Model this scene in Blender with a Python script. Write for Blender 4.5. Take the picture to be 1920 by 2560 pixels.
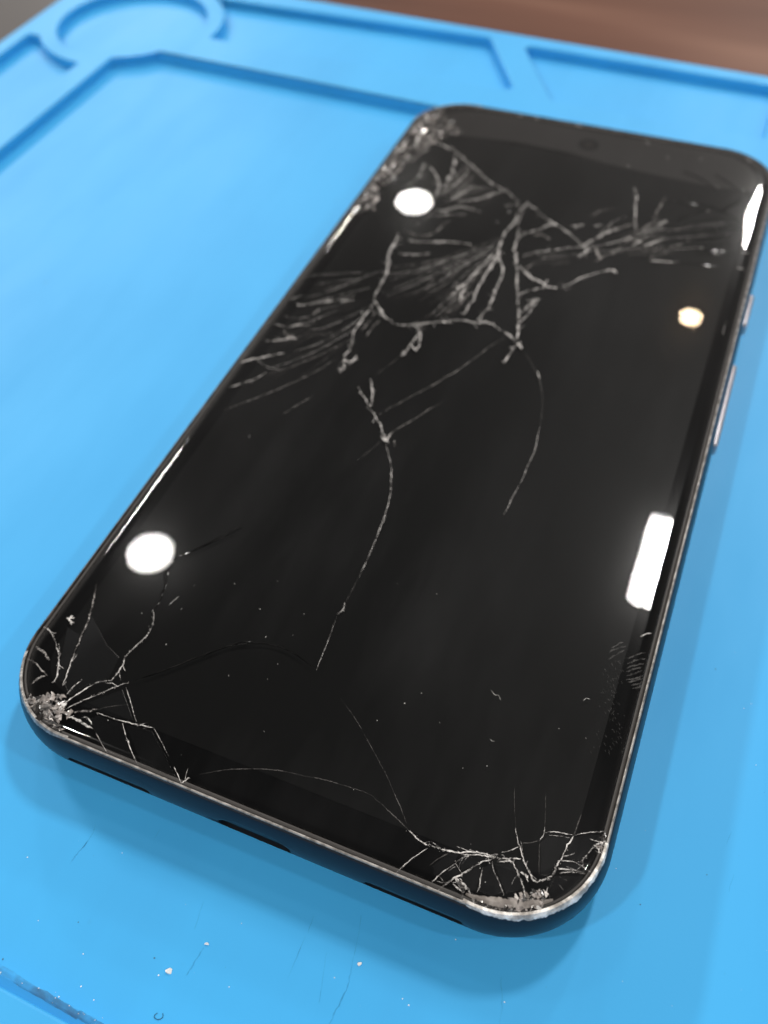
import bpy, bmesh, math, random
from mathutils import Matrix, Vector
for o in list(bpy.data.objects): bpy.data.objects.remove(o)
SC = bpy.context.scene
MM = 0.001
# ---------------------------------------------------------------- camera (phone camera held about 10 cm above the screen)
cam_data = bpy.data.cameras.new('camera')
cam = bpy.data.objects.new('camera', cam_data); SC.collection.objects.link(cam); SC.camera = cam
CAM_R = ((0.9252250025, 0.3782698677, -0.0295059629), (0.2802897130, -0.7338396473, -0.6188029160), (-0.2557271426, 0.5642617116, -0.7849919422))
CAM_C = (62.853932 * MM, -24.691358 * MM, (93.384488 + 8.0) * MM)
rx, dn, fw = [Vector(r) for r in CAM_R]
M = Matrix((rx, -dn, -fw)).transposed().to_4x4(); M.translation = Vector(CAM_C)
cam.matrix_world = M
cam_data.sensor_fit = 'HORIZONTAL'; cam_data.sensor_width = 36.0
cam_data.lens = 2251.8 / 1920.0 * 36.0
cam_data.clip_start = 0.005; cam_data.clip_end = 50.0
cam_data.dof.use_dof = True
cam_data.dof.focus_distance = 0.0965
cam_data.dof.aperture_fstop = cam_data.lens / 1.5
SC.render.resolution_x, SC.render.resolution_y = 768, 1024
# ---------------------------------------------------------------- world: dim even room light
world = bpy.data.worlds.new('World'); SC.world = world; world.use_nodes = True
wn = world.node_tree; bg = wn.nodes['Background']; bg.inputs['Strength'].default_value = 1.0
tc = wn.nodes.new('ShaderNodeTexCoord'); sp = wn.nodes.new('ShaderNodeSeparateXYZ'); cr = wn.nodes.new('ShaderNodeValToRGB')
wn.links.new(tc.outputs['Generated'], sp.inputs[0]); wn.links.new(sp.outputs['Z'], cr.inputs['Fac']); wn.links.new(cr.outputs['Color'], bg.inputs['Color'])
cr.color_ramp.interpolation = 'EASE'     # lit walls around, dark ceiling above
cr.color_ramp.elements[0].position = 0.10; cr.color_ramp.elements[0].color = (0.50, 0.46, 0.43, 1)
cr.color_ramp.elements[1].position = 0.85; cr.color_ramp.elements[1].color = (0.065, 0.066, 0.067, 1)
# ---------------------------------------------------------------- ceiling lamps of the workshop (mirrored in the glass), then added fill lamps
def lamp(name, x, y, power, sx, sy=None, col=(1, 0.97, 0.93), z=1.6, shape='ELLIPSE'):
    d = bpy.data.lights.new(name, 'AREA'); d.energy = power; d.color = col
    d.shape = 'DISK' if sy is None else shape; d.size = sx
    if sy: d.size_y = sy
    o = bpy.data.objects.new(name, d); SC.collection.objects.link(o); o.location = (x, y, z)
    return o
lamp('downlight_or_fill', -0.883, 2.416, 2.6, 0.098)
lamp('downlight_or_fill', -0.948, 0.881, 2.4, 0.094)
lamp('ceiling_bulb', 0.059, 2.147, 0.8, 0.042, col=(1, 0.72, 0.46))
lamp('ceiling_batten', 0.183, 1.276, 20, 0.146, 0.245, shape='RECTANGLE')
lamp('ceiling_batten', 0.196, 2.705, 20, 0.11, 0.33)
lamp('ceiling_batten', -2.54, 1.60, 80, 0.30, 0.55)
lamp('ceiling_batten', -2.54, 3.44, 70, 0.26, 0.34)
lamp('downlight_or_fill', -0.95, -0.75, 13, 0.12)      # unseen fill lamp added behind the photographer to lighten the shadows
lamp('downlight_or_fill', 0.55, -1.15, 15, 0.12)  # second added fill lamp, also behind the photographer
lamp('downlight_or_fill', 1.60, 0.30, 11, 0.12)  # added fill lamp off to the right, out of view
vs = SC.view_settings
vs.view_transform = 'Standard'; vs.look = 'None'; vs.gamma = 1.0; vs.use_curve_mapping = False; vs.exposure = 0.06
SC.cycles.max_bounces = 8; SC.cycles.transparent_max_bounces = 16
SC.cycles.caustics_reflective = False; SC.cycles.caustics_refractive = False
SC.cycles.sample_clamp_indirect = 4.0
SC.cycles.use_denoising = True; SC.cycles.use_adaptive_sampling = False
random.seed(11)
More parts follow.
